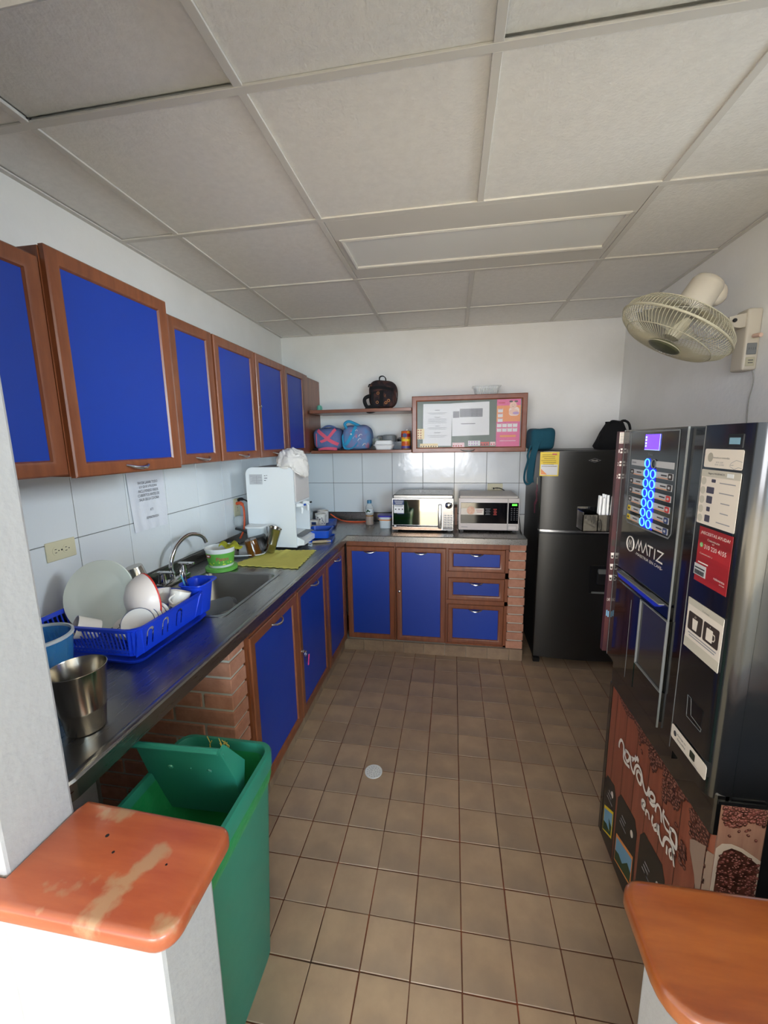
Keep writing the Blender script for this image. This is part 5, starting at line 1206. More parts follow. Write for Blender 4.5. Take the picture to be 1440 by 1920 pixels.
MB().tube(circ(RR, -.001), .0048, 8, True).build('cage_rim', 'cream', fan, smooth=True)
MB().tube(circ(.168, .046), .0018, 6, True).build('cage_ring', 'cream', fan, smooth=True)
MB().tube(circ(.178, -.060), .0018, 6, True).build('cage_ring', 'cream', fan, smooth=True)
MB().lathe([(0, .052), (.052, .054), (.062, .058), (.064, .064), (.059, .070), (.048, .073), (0, .074)], FC, FA, 40).build('hub_badge', mat('olive_badge', S(84, 86, 62), .5, col2=S(104, 104, 74), ns=30), fan, smooth=50)
MB().tube(circ(.0635, .066, 40), .002, 6, True).build('badge_rim', 'cream', fan, smooth=True)
MB().lathe([(0, -.05), (.034, -.05), (.036, -.02), (.032, .028), (0, .034)], FC, FA, 28).build('blade_hub', 'cream', fan, smooth=50)
bm_ = mat('translucent_blade', S(190, 186, 168), .3, alpha=.75)
for k in range(3):
    a0 = 2*math.pi*k/3+.5
    def bf(s, t, a0=a0):
        r = .034+.155*t; wd_ = .30+.62*math.sin(math.pi*min(1, t*.62+.12)); an = a0+(s-.5)*wd_*1.25
        return fp(r, an, -.012+.026*(s-.5)*2)
    MB().sheet(bf, 12, 10, tuple(FA*.0022) if False else V(FA*.0022)).build('blade', bm_, fan, smooth=True)
MB().lathe([(.060, -.080), (.063, -.086), (.063, -.10), (.059, -.19), (.052, -.206), (.036, -.214), (0, -.216)], FC, FA, 36).build('motor_housing', 'creaml', fan, smooth=45)
side = fu
m = MB()
for k in range(5):
    a = 1.9+k*.10; m.obox(fp(.0555, a, -.197), FA, (-fu*math.sin(a)+fv*math.cos(a)), (fu*math.cos(a)+fv*math.sin(a)), .016, .0028, .004)
m.build('vent_slots', 'dark', fan)['kind'] = 'stuff'
BY0, BY1, BZ0, BZ1 = 1.965, 2.045, 1.800, 2.040
MB().box(XR-.055, XR, BY0, BY1, BZ0, BZ1, .010, 3).build('wall_base', 'creaml', fan, smooth=40)
pv = FC-FA*.12+V((.075, .03, .02))
arm = []
A0 = V((XR-.05, 2.005, 2.008)); A1 = V((0, 0, CAM_Z))+cray(1362, 602)*1.66
for t in range(9):
    k = t/8; c = A0.lerp(A1, k); hh = .030-.010*k; ww = .028-.010*k; dz = -.010*math.sin(k*math.pi)*(1-k)
    arm.append([c+V((0, -ww, dz-hh*1.2)), c+V((0, ww, dz-hh*1.2)), c+V((0, ww, hh*.55)), c+V((0, -ww, hh*.55))])
MB().loft(arm).build('arm', 'creaml', fan, smooth=30)
MB().blob(tuple(FC-FA*.135+V((.05, .01, .012))), (.055, .036, .045), .8, 20, 14, 0).build('pivot_neck', 'creaml', fan, smooth=True)
MB().lathe([(.008, 0), (.007, .004), (0, .004)], A1+V((.018, -.022, -.004)), (0, -1, 0), 12).build('pivot_screw', 'dark', fan)
sw = MB().box(XR-.046, XR-.010, BY0-.0025, BY0+.004, 1.860, 1.905, .002).build('speed_plate', 'grey', fan)
MB().box(XR-.046, XR-.012, BY0-.002, BY0+.004, 1.815, 1.850, .002).build('rating_plate', 'cream', fan)
m = MB()
for q in (1.838, 1.828): m.card((XR-.028, BY0-.002, q), X, Z, .018, .003)
m.text('0 1 2 3', (XR-.028, BY0-.0025, 1.883), X, Z, .009, .026, .0006)
m.build('plate_print', 'ink', fan)['kind'] = 'stuff'
MB().tube([(XR-.03, 1.958, 1.93), (XR-.03, 1.935, 1.928), (XR-.028, 1.92, 1.925)], .008, 8).build('side_knob', mat('pinkish_knob', S(226, 190, 170), .5), fan, smooth=True)
MB().tube(smooth_path([(XR-.012, 1.97, 1.80), (XR-.006, 1.965, 1.75), (XR-.005, 1.98, 1.68), (XR-.005, 1.975, 1.60), (XR-.005, 1.96, 1.50)], 5), .0018, 6).build('fan_wire', mat('grey_wire', S(150, 148, 140), .6), smooth=True, label='thin grey wire hanging down the right wall from the fan', cat='wire')
MB().lathe([(0, 0), (.055, 0), (.055, .012), (.045, .020), (0, .022)], (XR, 1.62, 2.26), (-1, 0, 0), 30).build('wall_rose', 'wall', smooth=45, label='round white painted cover plate high on the right wall', cat='cover plate')

# ================================================================== COFFEE VENDING MACHINE
VX, VXL = .555, .575; VY0, VY1 = .868, 1.475; VT = 1.560
vm = root('vending_machine', 'tall black coffee vending machine with lit blue buttons and coffee bean artwork', 'vending machine', (.87, 1.17, 0))
MB().box(.600, XR-.012, VY0+.009, VY1, .05, VT-.004, .004).build('cabinet_body', 'mblack', vm)
# door: left block, gap strip, right column with rounded near corner
def vprism(poly, z0, z1): return MB().prism(poly, (0, 0, z0), X, Y, (0, 0, z1-z0))
rcor = [(VX+.034*(1-math.cos(a)), VY0+.004+.034*(1-math.sin(a))) for a in [math.pi/2*k/6 for k in range(7)]]
vprism([(.600, 1.034), (VX, 1.034)]+rcor+[(.600, VY0+.004)], .757, VT).build('right_column', 'mblack', vm, smooth=40)
MB().box(VX, .600, 1.104, VY1, 1.105, VT, .004).build('upper_door', 'mpanel', vm)
m = MB(); m.box(VX, .600, 1.104, VY1, 1.066, 1.104, .003); m.box(VX, .600, 1.262, VY1, .772, 1.066, .003); m.box(VX, .600, 1.104, 1.262, .772, .860, .003); m.box(.592, .600, 1.104, 1.262, .86, 1.066)
m.build('lower_door', 'gblack', vm)
MB().box(.563, .600, 1.034, 1.104, .722, VT-.004).build('centre_strip', 'gblack', vm)
m = MB(); m.box(VX-.0004, VX+.004, 1.0320, 1.0345, .757, VT); m.box(VX-.0004, VX+.004, 1.1035, 1.1055, .757, VT); m.box(VX-.0005, VX+.003, 1.474, 1.4755, .772, VT)
m.build('edge_highlight', 'grey', vm)['kind'] = 'stuff'
MB().box(.570, .600, VY0+.004, VY1-.02, .668, .775, .004).build('apron', 'gblack', vm)
def F(y, z, x=VX): return V((x, y, z))
U_, V_ = -Y, Z
def vc(y0, y1, z0, z1, m, nm, off=.0006, r=0, x=VX, parent=None, t=.0004):
    k = MB(); k.card((x, (y0+y1)/2, (z0+z1)/2), U_, V_, abs(y1-y0), z1-z0, off, t, r); return k.build(nm, m, parent or vm)
# selection panel
op = [(-1.420, 1.553), (-1.137, 1.553), (-1.130, 1.290), (-1.142, 1.276), (-1.395, 1.270), (-1.409, 1.285)]
def outline(poly, w_, x, m, nm, off=.001):
    pts = [F(-p[0], p[1], x-off) for p in poly]; k = MB(); n = len(pts)
    for i in range(n):
        a, b = pts[i], pts[(i+1) % n]; d_ = (b-a).normalized(); s_ = X.cross(d_)*w_/2
        k.loft([[a+s_, a-s_, a-s_-X*.0004, a+s_-X*.0004], [b+s_, b-s_, b-s_-X*.0004, b+s_-X*.0004]])
    return k.build(nm, m, vm)
MB().prism([(p[0], p[1]) for p in op], F(0, 0, VX-.0003), -Y, Z, (-.0004, 0, 0)).build('selection_panel', mat('dark_glass_panel', S(30, 36, 38), .15, coat=.4), vm)
outline(op, .004, VX, mat('panel_outline', S(120, 124, 126), .4), 'panel_outline')['kind'] = 'stuff'
sc = vc(1.320, 1.232, 1.500, 1.544, 'ledblue', 'display', .0012)
k = MB()
for z in (1.536, 1.528, 1.519, 1.511): k.card((VX, 1.313, z), U_, V_, .008, .005, .002)
k.card((VX, 1.232, 1.522), U_, V_, .001, .044, .002); k.card((VX, 1.276, 1.5005), U_, V_, .088, .001, .002)
k.build('display_text', mat('lit_pale_text', S(150, 190, 255), .3, emit=(.4, .6, 1, 1), es=1), sc)['kind'] = 'stuff'
MB().text('Enjoy', F(1.278, 1.487), U_, V_, .007, .030, .0014).build('panel_lettering', 'inkl', vm)
# lit backing and rings
k = MB(); k.prism([(-1.302, 1.476), (-1.278, 1.476), (-1.274, 1.450), (-1.240, 1.448), (-1.232, 1.278), (-1.300, 1.276), (-1.305, 1.30)], F(0, 0, VX-.0012), -Y, Z, (-.0003, 0, 0)); k.build('button_backlight', 'glowb', vm)
for i in range(7):
    z = 1.4625-i*.0286
    for y, on in ((1.2925, True), (1.2535, i > 0)):
        ring = [F(y+.0140*math.cos(a*math.pi/12), z+.0118*math.sin(a*math.pi/12), VX-.0028) for a in range(24)]
        o = MB().tube(ring, .0015, 6, True).build('button_ring', 'ringb' if on else 'grey', vm, smooth=True)
        if not on: o['label'] = 'unlit grey button ring'
# drink labels
for i in range(7):
    zl = 1.4605-i*.0285; zr = 1.4625-i*.0286
    for sd, (ya, yb) in enumerate(((1.400, 1.308), (1.240, 1.146))):
        z = zl if sd == 0 else zr
        lb = vc(ya, yb, z-.0085, z+.0085, 'lgrey', 'drink_label', .0014)
        if i == 0:
            k = MB()
            if sd == 0: k.card((VX, 1.380, z), U_, V_, .028, .004, .002); k.build('label_text', 'inkl', lb)
            continue
        k = MB(); k.card((VX, (ya+yb)/2, z-.0065), U_, V_, abs(ya-yb)*.7, .0018, .002); k.build('label_stripe', 'orange', lb)
        k = MB(); k.card((VX, (ya+yb)/2+(.0 if sd else -.012), z+.001), U_, V_, .030, .0035, .002); k.build('label_text', 'ink', lb)
        if sd == 0: mt = 'yprint' if i >= 5 else 'brownp'; yc_ = 1.388
        else: mt = {1: 'brownp', 2: 'brownp', 3: 'red', 4: 'red', 5: 'navy', 6: 'navy'}[i]; yc_ = 1.160
        k = MB(); k.card((VX, yc_, z), U_, V_, .022, .0155, .0022, .0004, .004); k.build('label_picture', mt, lb)
        k = MB(); k.card((VX, yc_, z), U_, V_, .009, .006, .0030); k.build('picture_mark', 'brownp' if mt == 'yprint' else 'lgrey', lb)
# logo
lg = MB()
ring = [F(1.361+.0250*math.cos(a*math.pi/16), 1.207+.0230*math.sin(a*math.pi/16), VX-.0008) for a in range(32)]
lg.tube(ring, .0016, 5, True).build('logo_ring', 'whitel', vm)
_so = [0]
def strokes(m_, pls, w_, x):
    for pl in pls:
        P = [F(a[0], a[1], 0) for a in pl]; P = [p for k, p in enumerate(P) if k == 0 or (p-P[k-1]).length > 1e-5]
        if len(P) < 2: continue
        _so[0] = (_so[0]+1) % 12; xx = x-.00004*_so[0]; vs = []
        for k, p in enumerate(P):
            d1 = (p-P[k-1]).normalized() if k else (P[1]-p).normalized(); d2 = (P[k+1]-p).normalized() if k < len(P)-1 else d1
            d_ = d1+d2; d_ = d_.normalized() if d_.length > .2 else d1
            c_ = max(.45, d_.dot(d1)); s_ = X.cross(d_)*(w_/2/c_); e_ = d1*(-w_*.25 if k == 0 else (w_*.25 if k == len(P)-1 else 0))
            q = V((xx, p.y, p.z))+e_; vs += [q+s_, q-s_]
        m_.add(vs, [(2*k, 2*k+1, 2*k+3, 2*k+2) for k in range(len(P)-1)])
    return m_
def Mglyph(yc, zc, w_, h): # double-peaked M in the logo style
    y0, y1 = yc+w_/2, yc-w_/2
    return [[(y0, zc-h/2), (y0-w_*.28, zc+h/2), (y0-w_*.52, zc-h/2)], [(y0-w_*.42, zc-h/2), (y0-w_*.68, zc+h/2), (y1, zc-h/2)]]
strokes(MB(), Mglyph(1.361, 1.207, .030, .022), .0036, VX-.0008).build('logo_letter', 'whitel', vm)
strokes(MB(), Mglyph(1.298, 1.216, .046, .028), .0052, VX-.0008).build('logo_letter', 'whitel', vm)
zc, h = 1.2165, .028
for pl in ([[(1.270, zc-h/2), (1.258, zc+h/2), (1.243, zc-h/2)]], [[(1.246, zc+h/2), (1.216, zc+h/2)], [(1.231, zc+h/2), (1.231, zc-h/2)]], [[(1.203, zc+h/2), (1.203, zc-h/2)]], [[(1.189, zc+h/2), (1.158, zc+h/2), (1.189, zc-h/2), (1.158, zc-h/2)]]):
    strokes(MB(), pl, .0050, VX-.0008).build('logo_letter', 'whitel', vm)
MB().text('-MAESTRIA EN CAFE-', F(1.238, 1.188), U_, V_, .0085, .165, .0008).build('slogan_lettering', 'whitel', vm)
MB().prism([(-1.412, 1.098), (-1.128, 1.098), (-1.150, 1.085), (-1.400, 1.085)], F(0, 0, VX), -Y, Z, (-.012, 0, 0)).build('blue_trim_bar', 'bluestrip', vm)
MB().box(VX-.014, VX, 1.128, 1.412, 1.098, 1.1015).build('trim_edge', 'grey', vm)
# delivery window
MB().box(.5575, .562, 1.106, 1.258, .864, 1.062).build('delivery_window', 'glassw', vm)
MB().frame((VX-.001, 1.260, .860), -Y, Z, -X, .158, .204, [(0, -.004), (0, .001), (.0018, .0016), (.0036, .001), (.0036, -.004)]).build('window_frame', 'grey', vm)
k = MB(); k.box(VX-.0006, VX, 1.3185, 1.3198, .775, 1.037); k.build('panel_joint', 'grey', vm)
# right column items
MB().box(VX-.002, VX+.002, .905, .952, 1.512, 1.540, .001).build('note_slot', 'black', vm)
vc(.944, .912, 1.5195, 1.5325, mat('blue_grey_pad', S(130, 170, 190), .3), 'card_pad', .0026)
s1 = vc(1.024, .899, 1.469, 1.509, 'stick', 'coin_sticker', .0006, .004)
k = MB(); k.prism([(.009*math.cos(a*.35), .010*math.sin(a*.35)) for a in range(18)], F(1.003, 1.491, VX-.0012), -Y, Z, (-.0003, 0, 0)); k.build('coin_print', mat('grey_beige_print', S(170, 164, 150), .5), s1)
MB().text('Introduce monedas', F(.967, 1.491), U_, V_, .0042, .055, .0012).build('lettering', 'ink', s1)
k = MB().text('$100, $200', F(.970, 1.481), U_, V_, .0038, .024, .0012); k.text('$500, $1000', F(.970, 1.476), U_, V_, .0036, .030, .0012); k.build('lettering', 'inkl', s1)
strokes(MB(), [[(.900, 1.485), (.918, 1.488), (.932, 1.482), (.936, 1.477), (.925, 1.478)], [(.936, 1.475), (.922, 1.470), (.910, 1.474), (.900, 1.473)]], .0009, VX-.0012).build('hand_drawing', 'inkl', s1)
s2 = vc(1.028, .898, 1.343, 1.464, 'stick', 'instruction_sticker', .0006, .003)
k = MB(); k.card((VX, .963, 1.4560), U_, V_, .130, .015, .0012, .0003); k.build('heading_band', 'beige', s2)
MB().text('Seguro HIGIENICO', F(.975, 1.456), U_, V_, .0055, .055, .0018).build('lettering', 'ink', s2)
k = MB(); k.card((VX, .929, 1.456), U_, V_, .020, .008, .0018); k.build('heading_tab', 'white', s2)
k = MB()
for q in range(5): k.prism([(.0095*math.cos(a*.35), .0085*math.sin(a*.35)) for a in range(18)], F(1.0165, 1.4385-q*.0208, VX-.0012), -Y, Z, (-.0003, 0, 0))
k.build('step_disc', 'beige', s2)['kind'] = 'stuff'
k = MB()
for q, (w_, h) in enumerate(((.014, .007), (.026, .014), (.020, .016), (.012, .010), (.018, .015))): k.card((VX, .990 if q else .982, 1.4410-q*.0208), U_, V_, w_, h, .0012, .0003, .002)
k.build('step_picture', mat('slate_print', S(70, 68, 84), .5), s2)['kind'] = 'stuff'
k = MB()
for q in range(5): k.card((VX, .936, 1.4385-q*.0208), U_, V_, (.050, .046, .028, .026, .044)[q], .0020, .0012)
k.build('step_text', 'inkl', s2)['kind'] = 'stuff'
s3 = vc(1.012, .898, 1.211, 1.337, 'redp', 'red_contact_sticker', .0006)
MB().text('¿NECESITAS AYUDA?', F(.955, 1.324), U_, V_, .0085, .100, .0012).build('lettering', 'whitel', s3)
MB().text('Comunicate', F(.958, 1.312), U_, V_, .0050, .042, .0012).build('lettering', 'stick', s3)
MB().text('al', F(.958, 1.306), U_, V_, .0030, .007, .0012).build('lettering', 'stick', s3)
MB().text('310 220 4155', F(.950, 1.295), U_, V_, .0095, .075, .0012).build('lettering', 'whitel', s3)
k = MB(); k.prism([(.0058*math.cos(a*.4), .0055*math.sin(a*.4)) for a in range(16)], F(.998, 1.2965, VX-.0012), -Y, Z, (-.0003, 0, 0)); k.build('phone_emblem', mat('phone_green', S(120, 190, 110), .4), s3)
strokes(MB(), [[(1.000, 1.299), (.999, 1.2955), (.996, 1.2935)]], .0012, VX-.0018).build('phone_mark', 'whitel', s3)
MB().text('Comunicate y', F(.978, 1.277), U_, V_, .0048, .046, .0012).build('lettering', 'stick', s3)
k = MB(); k.card((VX, .993, 1.238), U_, V_, .044, .026, .0012, .0003); k.build('barcode_label', 'lgrey', s3)
k = MB(); random.seed(2)
y = 1.011
while y > .976: w_ = random.choice((.0008, .0014, .002)); k.card((VX, y-w_/2, 1.232), U_, V_, w_, .010, .0018); y -= w_+.0012
k.card((VX, .993, 1.242), U_, V_, .036, .0030, .0018); k.build('barcode_print', 'ink', s3)['kind'] = 'stuff'
k = MB(); k.card((VX, .985, 1.2565), U_, V_, .036, .0026, .0012); k.build('label_line', 'whitel', s3)
MB().text('reinvento', F(.925, 1.236), U_, V_, .0055, .036, .0012).build('lettering', 'whitel', s3); MB().text('en la via', F(.915, 1.229), U_, V_, .0035, .016, .0012).build('lettering', 'whitel', s3)
s4 = vc(1.022, .892, 1.044, 1.165, 'stick', 'cup_sticker', .0006, .003)
k = MB(); k.card((VX, .957, 1.157), U_, V_, .130, .016, .0012, .0003); k.card((VX, .957, 1.056), U_, V_, .130, .024, .0012, .0003); k.build('beige_band', 'beige', s4)['kind'] = 'stuff'
MB().text('Consejo', F(.952, 1.152), U_, V_, .0040, .026, .0018).build('lettering', 'ink', s4)
for yc2 in (.987, .928):
    k = MB(); k.card((VX, yc2, 1.112), U_, V_, .054, .044, .0012, .0003, .004); k.build('dark_square', 'brownp', s4)
k = MB(); k.prism([(-.010, .012), (.010, .012), (.0075, -.014), (-.0075, -.014)], F(.986, 1.110, VX-.0020), -Y, Z, (-.0003, 0, 0)); k.build('cup_print', 'stick', s4)
k = MB(); k.card((VX, .932, 1.110), U_, V_, .022, .028, .0018, .0003, .002); k.build('cup_print', 'stick', s4)
strokes(MB(), [[(.921, 1.118), (.914, 1.117), (.912, 1.110), (.915, 1.104), (.921, 1.103)]], .0022, VX-.0020).build('cup_handle_print', 'stick', s4)
strokes(MB(), [[(.989, 1.125), (.988, 1.129)], [(.985, 1.125), (.984, 1.129)], [(.932, 1.127), (.931, 1.130)]], .0012, VX-.0020).build('steam_print', 'stick', s4)
k = MB(); k.card((VX, .957, 1.083), U_, V_, .104, .0026, .0012); k.card((VX, .957, 1.077), U_, V_, .096, .0026, .0012); k.build('printed_lines', 'inkl', s4)['kind'] = 'stuff'
# coin return and lower sticker strip
k = MB(); k.box(VX-.001, VX+.002, .922, .982, .886, .935); k.build('coin_return', 'black', vm)
outline([(-.982, .936), (-.968, .936), (-.962, .896), (-.920, .892), (-.922, .884), (-.978, .884)], .0016, VX, 'grey', 'coin_return_edge')['kind'] = 'stuff'
s5 = root('label_strip', 'white sticker strip with rounded end across the lower right door of the vending machine', 'sticker', (VX-.003, .955, .81))
MB().card(F(.954, .812), -Y, V((0, -.16, 1)).normalized() if False else Z, .144, .036, .0030, .0008, .006).build('strip', 'stick', s5)
k = MB(); k.prism([(.006*math.cos(a*.4), .007*math.sin(a*.4)) for a in range(16)], F(1.008, .813, VX-.0042), -Y, Z, (-.0003, 0, 0)); k.build('round_print', 'ink', s5)
MB().text('Recoge tu', F(.980, .817), U_, V_, .0060, .036, .0042).build('lettering', 'ink', s5); MB().text('devuelta', F(.980, .807), U_, V_, .0060, .036, .0042).build('lettering', 'ink', s5)
k = MB(); k.card((VX, .934, .813), U_, V_, .020, .018, .0042, .0003, .003); k.build('dark_picture', mat('black_green_print', S(36, 44, 32), .5), s5)
strokes(MB(), [[(.938, .803), (.925, .800), (.91, .799)], [(.935, .798), (.905, .794)]], .0008, VX-.0044).build('line_drawing', 'inkl', s5)
# far-side label strip, tray and stirrers
MB().box(.540, .5545, 1.478, 1.500, .78, 1.556).build('side_panel', mat('brown_red_print', S(92, 44, 40), .45, col2=S(46, 24, 36), ns=3), vm)
def sc2(x, z, W, Hh, m, nm, off=.0006, r=0): k = MB(); k.card((x, 1.478, z), X, Z, W, Hh, off, .0003, r); return k.build(nm, m, vm)
sc2(.547, 1.535, .013, .036, 'stick', 'side_sticker')
k = MB()
for q in range(7): k.card((.5475, 1.478, 1.549-q*.0048), X, Z, .009, .0018, .0012)
k.build('sticker_lines', 'inkl', vm)['kind'] = 'stuff'
for q, (n_, z) in enumerate((('1', 1.492), ('2', 1.450), ('3', 1.408))):
    k = MB(); k.text(n_, (.5425, 1.478, z), X, Z, .011, .0028, .0008); k.card((.5495, 1.478, z+.006), X, Z, .006, .006, .0008); k.card((.5495, 1.478, z-.004), X, Z, .006, .006, .0008); k.build('step_number', 'whitel', vm)
for q, z in enumerate((1.135, 1.095, 1.055)):
    k = MB(); k.prism([(-.005, .010), (.0055, .010), (.004, -.010), (-.003, -.010)], (.5475, 1.4775, z), X, Z, (0, -.0003, 0)); k.build('cup_print', 'whitel', vm)
    k = MB(); k.prism([(-.003, .001), (.0035, .001), (.003, -.007), (-.002, -.007)], (.5475, 1.4770, z), X, Z, (0, -.0003, 0)); k.build('coffee_print', 'brownp', vm)
sc2(.5475, 1.18, .010, .022, 'brownp', 'picture_print')
MB().text('CAFE', (.5470, 1.478, .975), X, Z, .010, .010, .0008).build('lettering', 'whitel', vm)
k = MB(); k.card((.5445, 1.478, .925), X, Z, .004, .022, .0008); k.card((.550, 1.478, .921), X, Z, .004, .022, .0008); k.build('small_print', 'blueb', vm)['kind'] = 'stuff'
hb = root('stirrer_holder', 'small black open box clipped beside the vending machine, holding stirrers', 'holder', (.50, 1.50, 1.21))
hx0, hx1, hy0, hy1, hz0, hz1 = .452, .552, 1.503, 1.575, 1.212, 1.290
m = MB(); m.box(hx0, hx1, hy0, hy0+.003, hz0, 1.272); m.box(hx0, hx1, hy1-.003, hy1, hz0, hz1); m.box(hx0, hx0+.003, hy0, hy1, hz0, 1.280); m.box(hx1-.003, hx1, hy0, hy1, hz0, hz1+.01); m.box(hx0, hx1, hy0, hy1, hz0, hz0+.003); m.box(.500, .503, hy0, hy1, hz0, 1.276)
m.build('box', 'gblack', hb)
random.seed(12)
for k in range(9):
    x = .508+(k % 5)*.0088; y = 1.515+(k//5)*.016
    MB().tube([(x, y, hz0+.006), (x+random.uniform(-.006, .008), y-.004, 1.335+random.uniform(-.012, .010))], .0042, 6).build('stirrer', 'white', label='white paper-wrapped stirrer bundled in the black holder beside the vending machine', cat='stirrer', group='paper-wrapped stirrers in the black holder')
# vinyl artwork on the lower front
NV = VY0+.004
vprism([(VXL, NV+.012), (VXL+.012, NV), (.61, NV), (.61, 1.445), (VXL, 1.445)], .050, .745).build('lower_front', 'vinyl', vm, smooth=40)
for k in range(7):
    y = 1.40-.082*k; vc(y, y-.0018, .055, .660, 'brownp', 'plank_joint', .0003, x=VXL, t=.0002)
MB().box(VXL-.001, .61, 1.445, VY1, .05, .67, .004).build('lower_edge', 'gblack', vm)
# coffee pouches printed at the lower left
for q, (yl, yr, zt, zbL, zbR, mt) in enumerate(((1.475, 1.345, .320, .21, .235, 'yprint'), (1.330, 1.185, .350, .235, .25, 'orange'), (1.165, 1.020, .380, .250, .27, 'red'))):
    if q == 0: yl = 1.444
    pch = MB(); pch.prism([(-yl-.0, .055), (-yl, zt-.03), (-yl+.02, zt), (-yr-.02, zt+.012), (-yr, zt-.02), (-yr+.008, .055)], F(0, 0, VXL-.0006), -Y, Z, (-.0003, 0, 0))
    P_ = pch.build('pouch_print', mat('pouch_black_print', S(38, 36, 32), .4), vm)
    a, b = -yl+.014, -yr-.008
    k = MB(); k.prism([(a, .085), (a, .19), (b, .235), (b, .125)], F(0, 0, VXL-.0010), -Y, Z, (-.0003, 0, 0)); k.build('band_print', mt, P_)
    k = MB(); k.prism([(a+.004, .110), (a+.004, .180), (b-.004, .222), (b-.004, .150)], F(0, 0, VXL-.0014), -Y, Z, (-.0003, 0, 0)); k.build('landscape_print', 'blueb', P_)
    k = MB(); k.prism([(a+.004, .092), (a+.004, .128), (a+.03, .140), (a+.06, .136), (b-.03, .178), (b-.004, .170), (b-.004, .132)], F(0, 0, VXL-.0018), -Y, Z, (-.0003, 0, 0)); k.build('hill_print', 'dgreen', P_)
    k = MB(); k.prism([(.009*math.cos(c_*.4), .012*math.sin(c_*.4)) for c_ in range(16)], F(-b+.022, .285+.012*q, VXL-.0010), -Y, Z, (-.0003, 0, 0)); k.build('round_seal_print', 'stick', P_)
    k = MB()
    for j in range(4): k.card((VXL, -a-.030-.006*j, .245+.012*q+.016*(j % 3)), U_, V_, .030, .004, .0012)
    k.build('pouch_lettering', 'inkl', P_)['kind'] = 'stuff'
# scattered beans
random.seed(31)
dk, lt_ = MB(), MB()
def bean(y, z, s=1):
    a = random.uniform(0, 3.14); L_, W_ = .0078*s, .0052*s
    pl = [(L_*math.cos(t)*math.cos(a)-W_*math.sin(t)*math.sin(a), L_*math.cos(t)*math.sin(a)+W_*math.sin(t)*math.cos(a)) for t in [k_*math.pi/4 for k_ in range(8)]]
    off = random.uniform(.0004, .0020)
    dk.prism(pl, F(y, z, VXL-off), -Y, Z, (-.0002, 0, 0))
    lt_.prism([(p[0]*.5, p[1]*.35) for p in pl], F(y+.001, z+.001, VXL-off-.0003), -Y, Z, (-.0002, 0, 0))
for q in range(3800):
    y = random.uniform(NV+.012, 1.38); topz = .665 if y > 1.055 else .722
    z = random.uniform(.40, topz)
    d_ = topz-z; reach = .012+.20*max(0, (1.30-y)/.42)**1.5
    reach += .035*noise.noise(V((y*14, 0, 5)))
    n2 = noise.noise(V((y*16, z*16, 1)))
    if d_ < reach*(.75+.7*n2)*1.15: bean(y, z)
for y, z in ((1.22, .615), (1.205, .60), (1.00, .56), (.99, .48), (1.07, .57), (.95, .49)): bean(y, z, 1.1)
dk.build('coffee_bean_print', 'bean', vm)['kind'] = 'stuff'; lt_.build('bean_highlight_print', 'beanl', vm)['kind'] = 'stuff'
# hand lettered wording
STROKES = [[(1.351, 0.497), (1.351, 0.512), (1.342, 0.53), (1.33, 0.534), (1.318, 0.526), (1.314, 0.506), (1.311, 0.488), (1.297, 0.483), (1.279, 0.488), (1.268, 0.492)], [(1.302, 0.524), (1.285, 0.53), (1.272, 0.527), (1.275, 0.51), (1.287, 0.497), (1.297, 0.5), (1.305, 0.508), (1.302, 0.524)], [(1.265, 0.533), (1.263, 0.521), (1.257, 0.507), (1.243, 0.499), (1.233, 0.501), (1.231, 0.518), (1.223, 0.536), (1.209, 0.546), (1.195, 0.544), (1.186, 0.537), (1.178, 0.523), (1.165, 0.509), (1.152, 0.505), (1.144, 0.513), (1.139, 0.536)], [(1.206, 0.532), (1.193, 0.531), (1.186, 0.524), (1.187, 0.504), (1.202, 0.5), (1.215, 0.508), (1.215, 0.522), (1.206, 0.532)], [(1.133, 0.507), (1.107, 0.522), (1.106, 0.537), (1.118, 0.538), (1.13, 0.529), (1.134, 0.512), (1.125, 0.503), (1.111, 0.506), (1.1, 0.52)], [(1.095, 0.503), (1.095, 0.517), (1.089, 0.531), (1.077, 0.534), (1.068, 0.525), (1.062, 0.504)], [(1.056, 0.545), (1.058, 0.528), (1.049, 0.513), (1.038, 0.508), (1.023, 0.513)], [(1.051, 0.533), (1.027, 0.533)], [(1.018, 0.529), (1.001, 0.539), (0.99, 0.532), (0.987, 0.505), (1.001, 0.503), (1.016, 0.508), (1.018, 0.529)], [(1.169, 0.454), (1.155, 0.462), (1.153, 0.473), (1.165, 0.47), (1.17, 0.458), (1.165, 0.447), (1.153, 0.45)], [(1.142, 0.444), (1.142, 0.457), (1.133, 0.463), (1.126, 0.461), (1.121, 0.451)], [(1.105, 0.477), (1.107, 0.46), (1.1, 0.451)], [(1.082, 0.473), (1.094, 0.457), (1.09, 0.449), (1.079, 0.459), (1.08, 0.473), (1.071, 0.454)], [(1.072, 0.481), (1.067, 0.464), (1.056, 0.452), (1.043, 0.451), (1.04, 0.469), (1.033, 0.484), (1.019, 0.493), (1.003, 0.494), (0.992, 0.485)], [(1.024, 0.468), (1.022, 0.448)], [(1.003, 0.482), (1.012, 0.467), (1.005, 0.455), (0.996, 0.465), (0.999, 0.482), (0.986, 0.452)], [(1.255, 0.539), (1.243, 0.54)], [(1.252, 0.528), (1.242, 0.546)], [(1.236, 0.559), (1.216, 0.556)], [(1.235, 0.542), (1.221, 0.567)], [(1.239, 0.547), (1.215, 0.564)]]
for pl in STROKES:
    sp = smooth_path([(0, a, b) for a, b in pl], 4) if len(pl) > 2 else [V((0, a, b)) for a, b in pl]
    strokes(MB(), [[(p.y, p.z) for p in sp]], .0095 if len(pl) > 6 else .0075, VXL-.0030).build('artwork_lettering', 'whitel', vm)
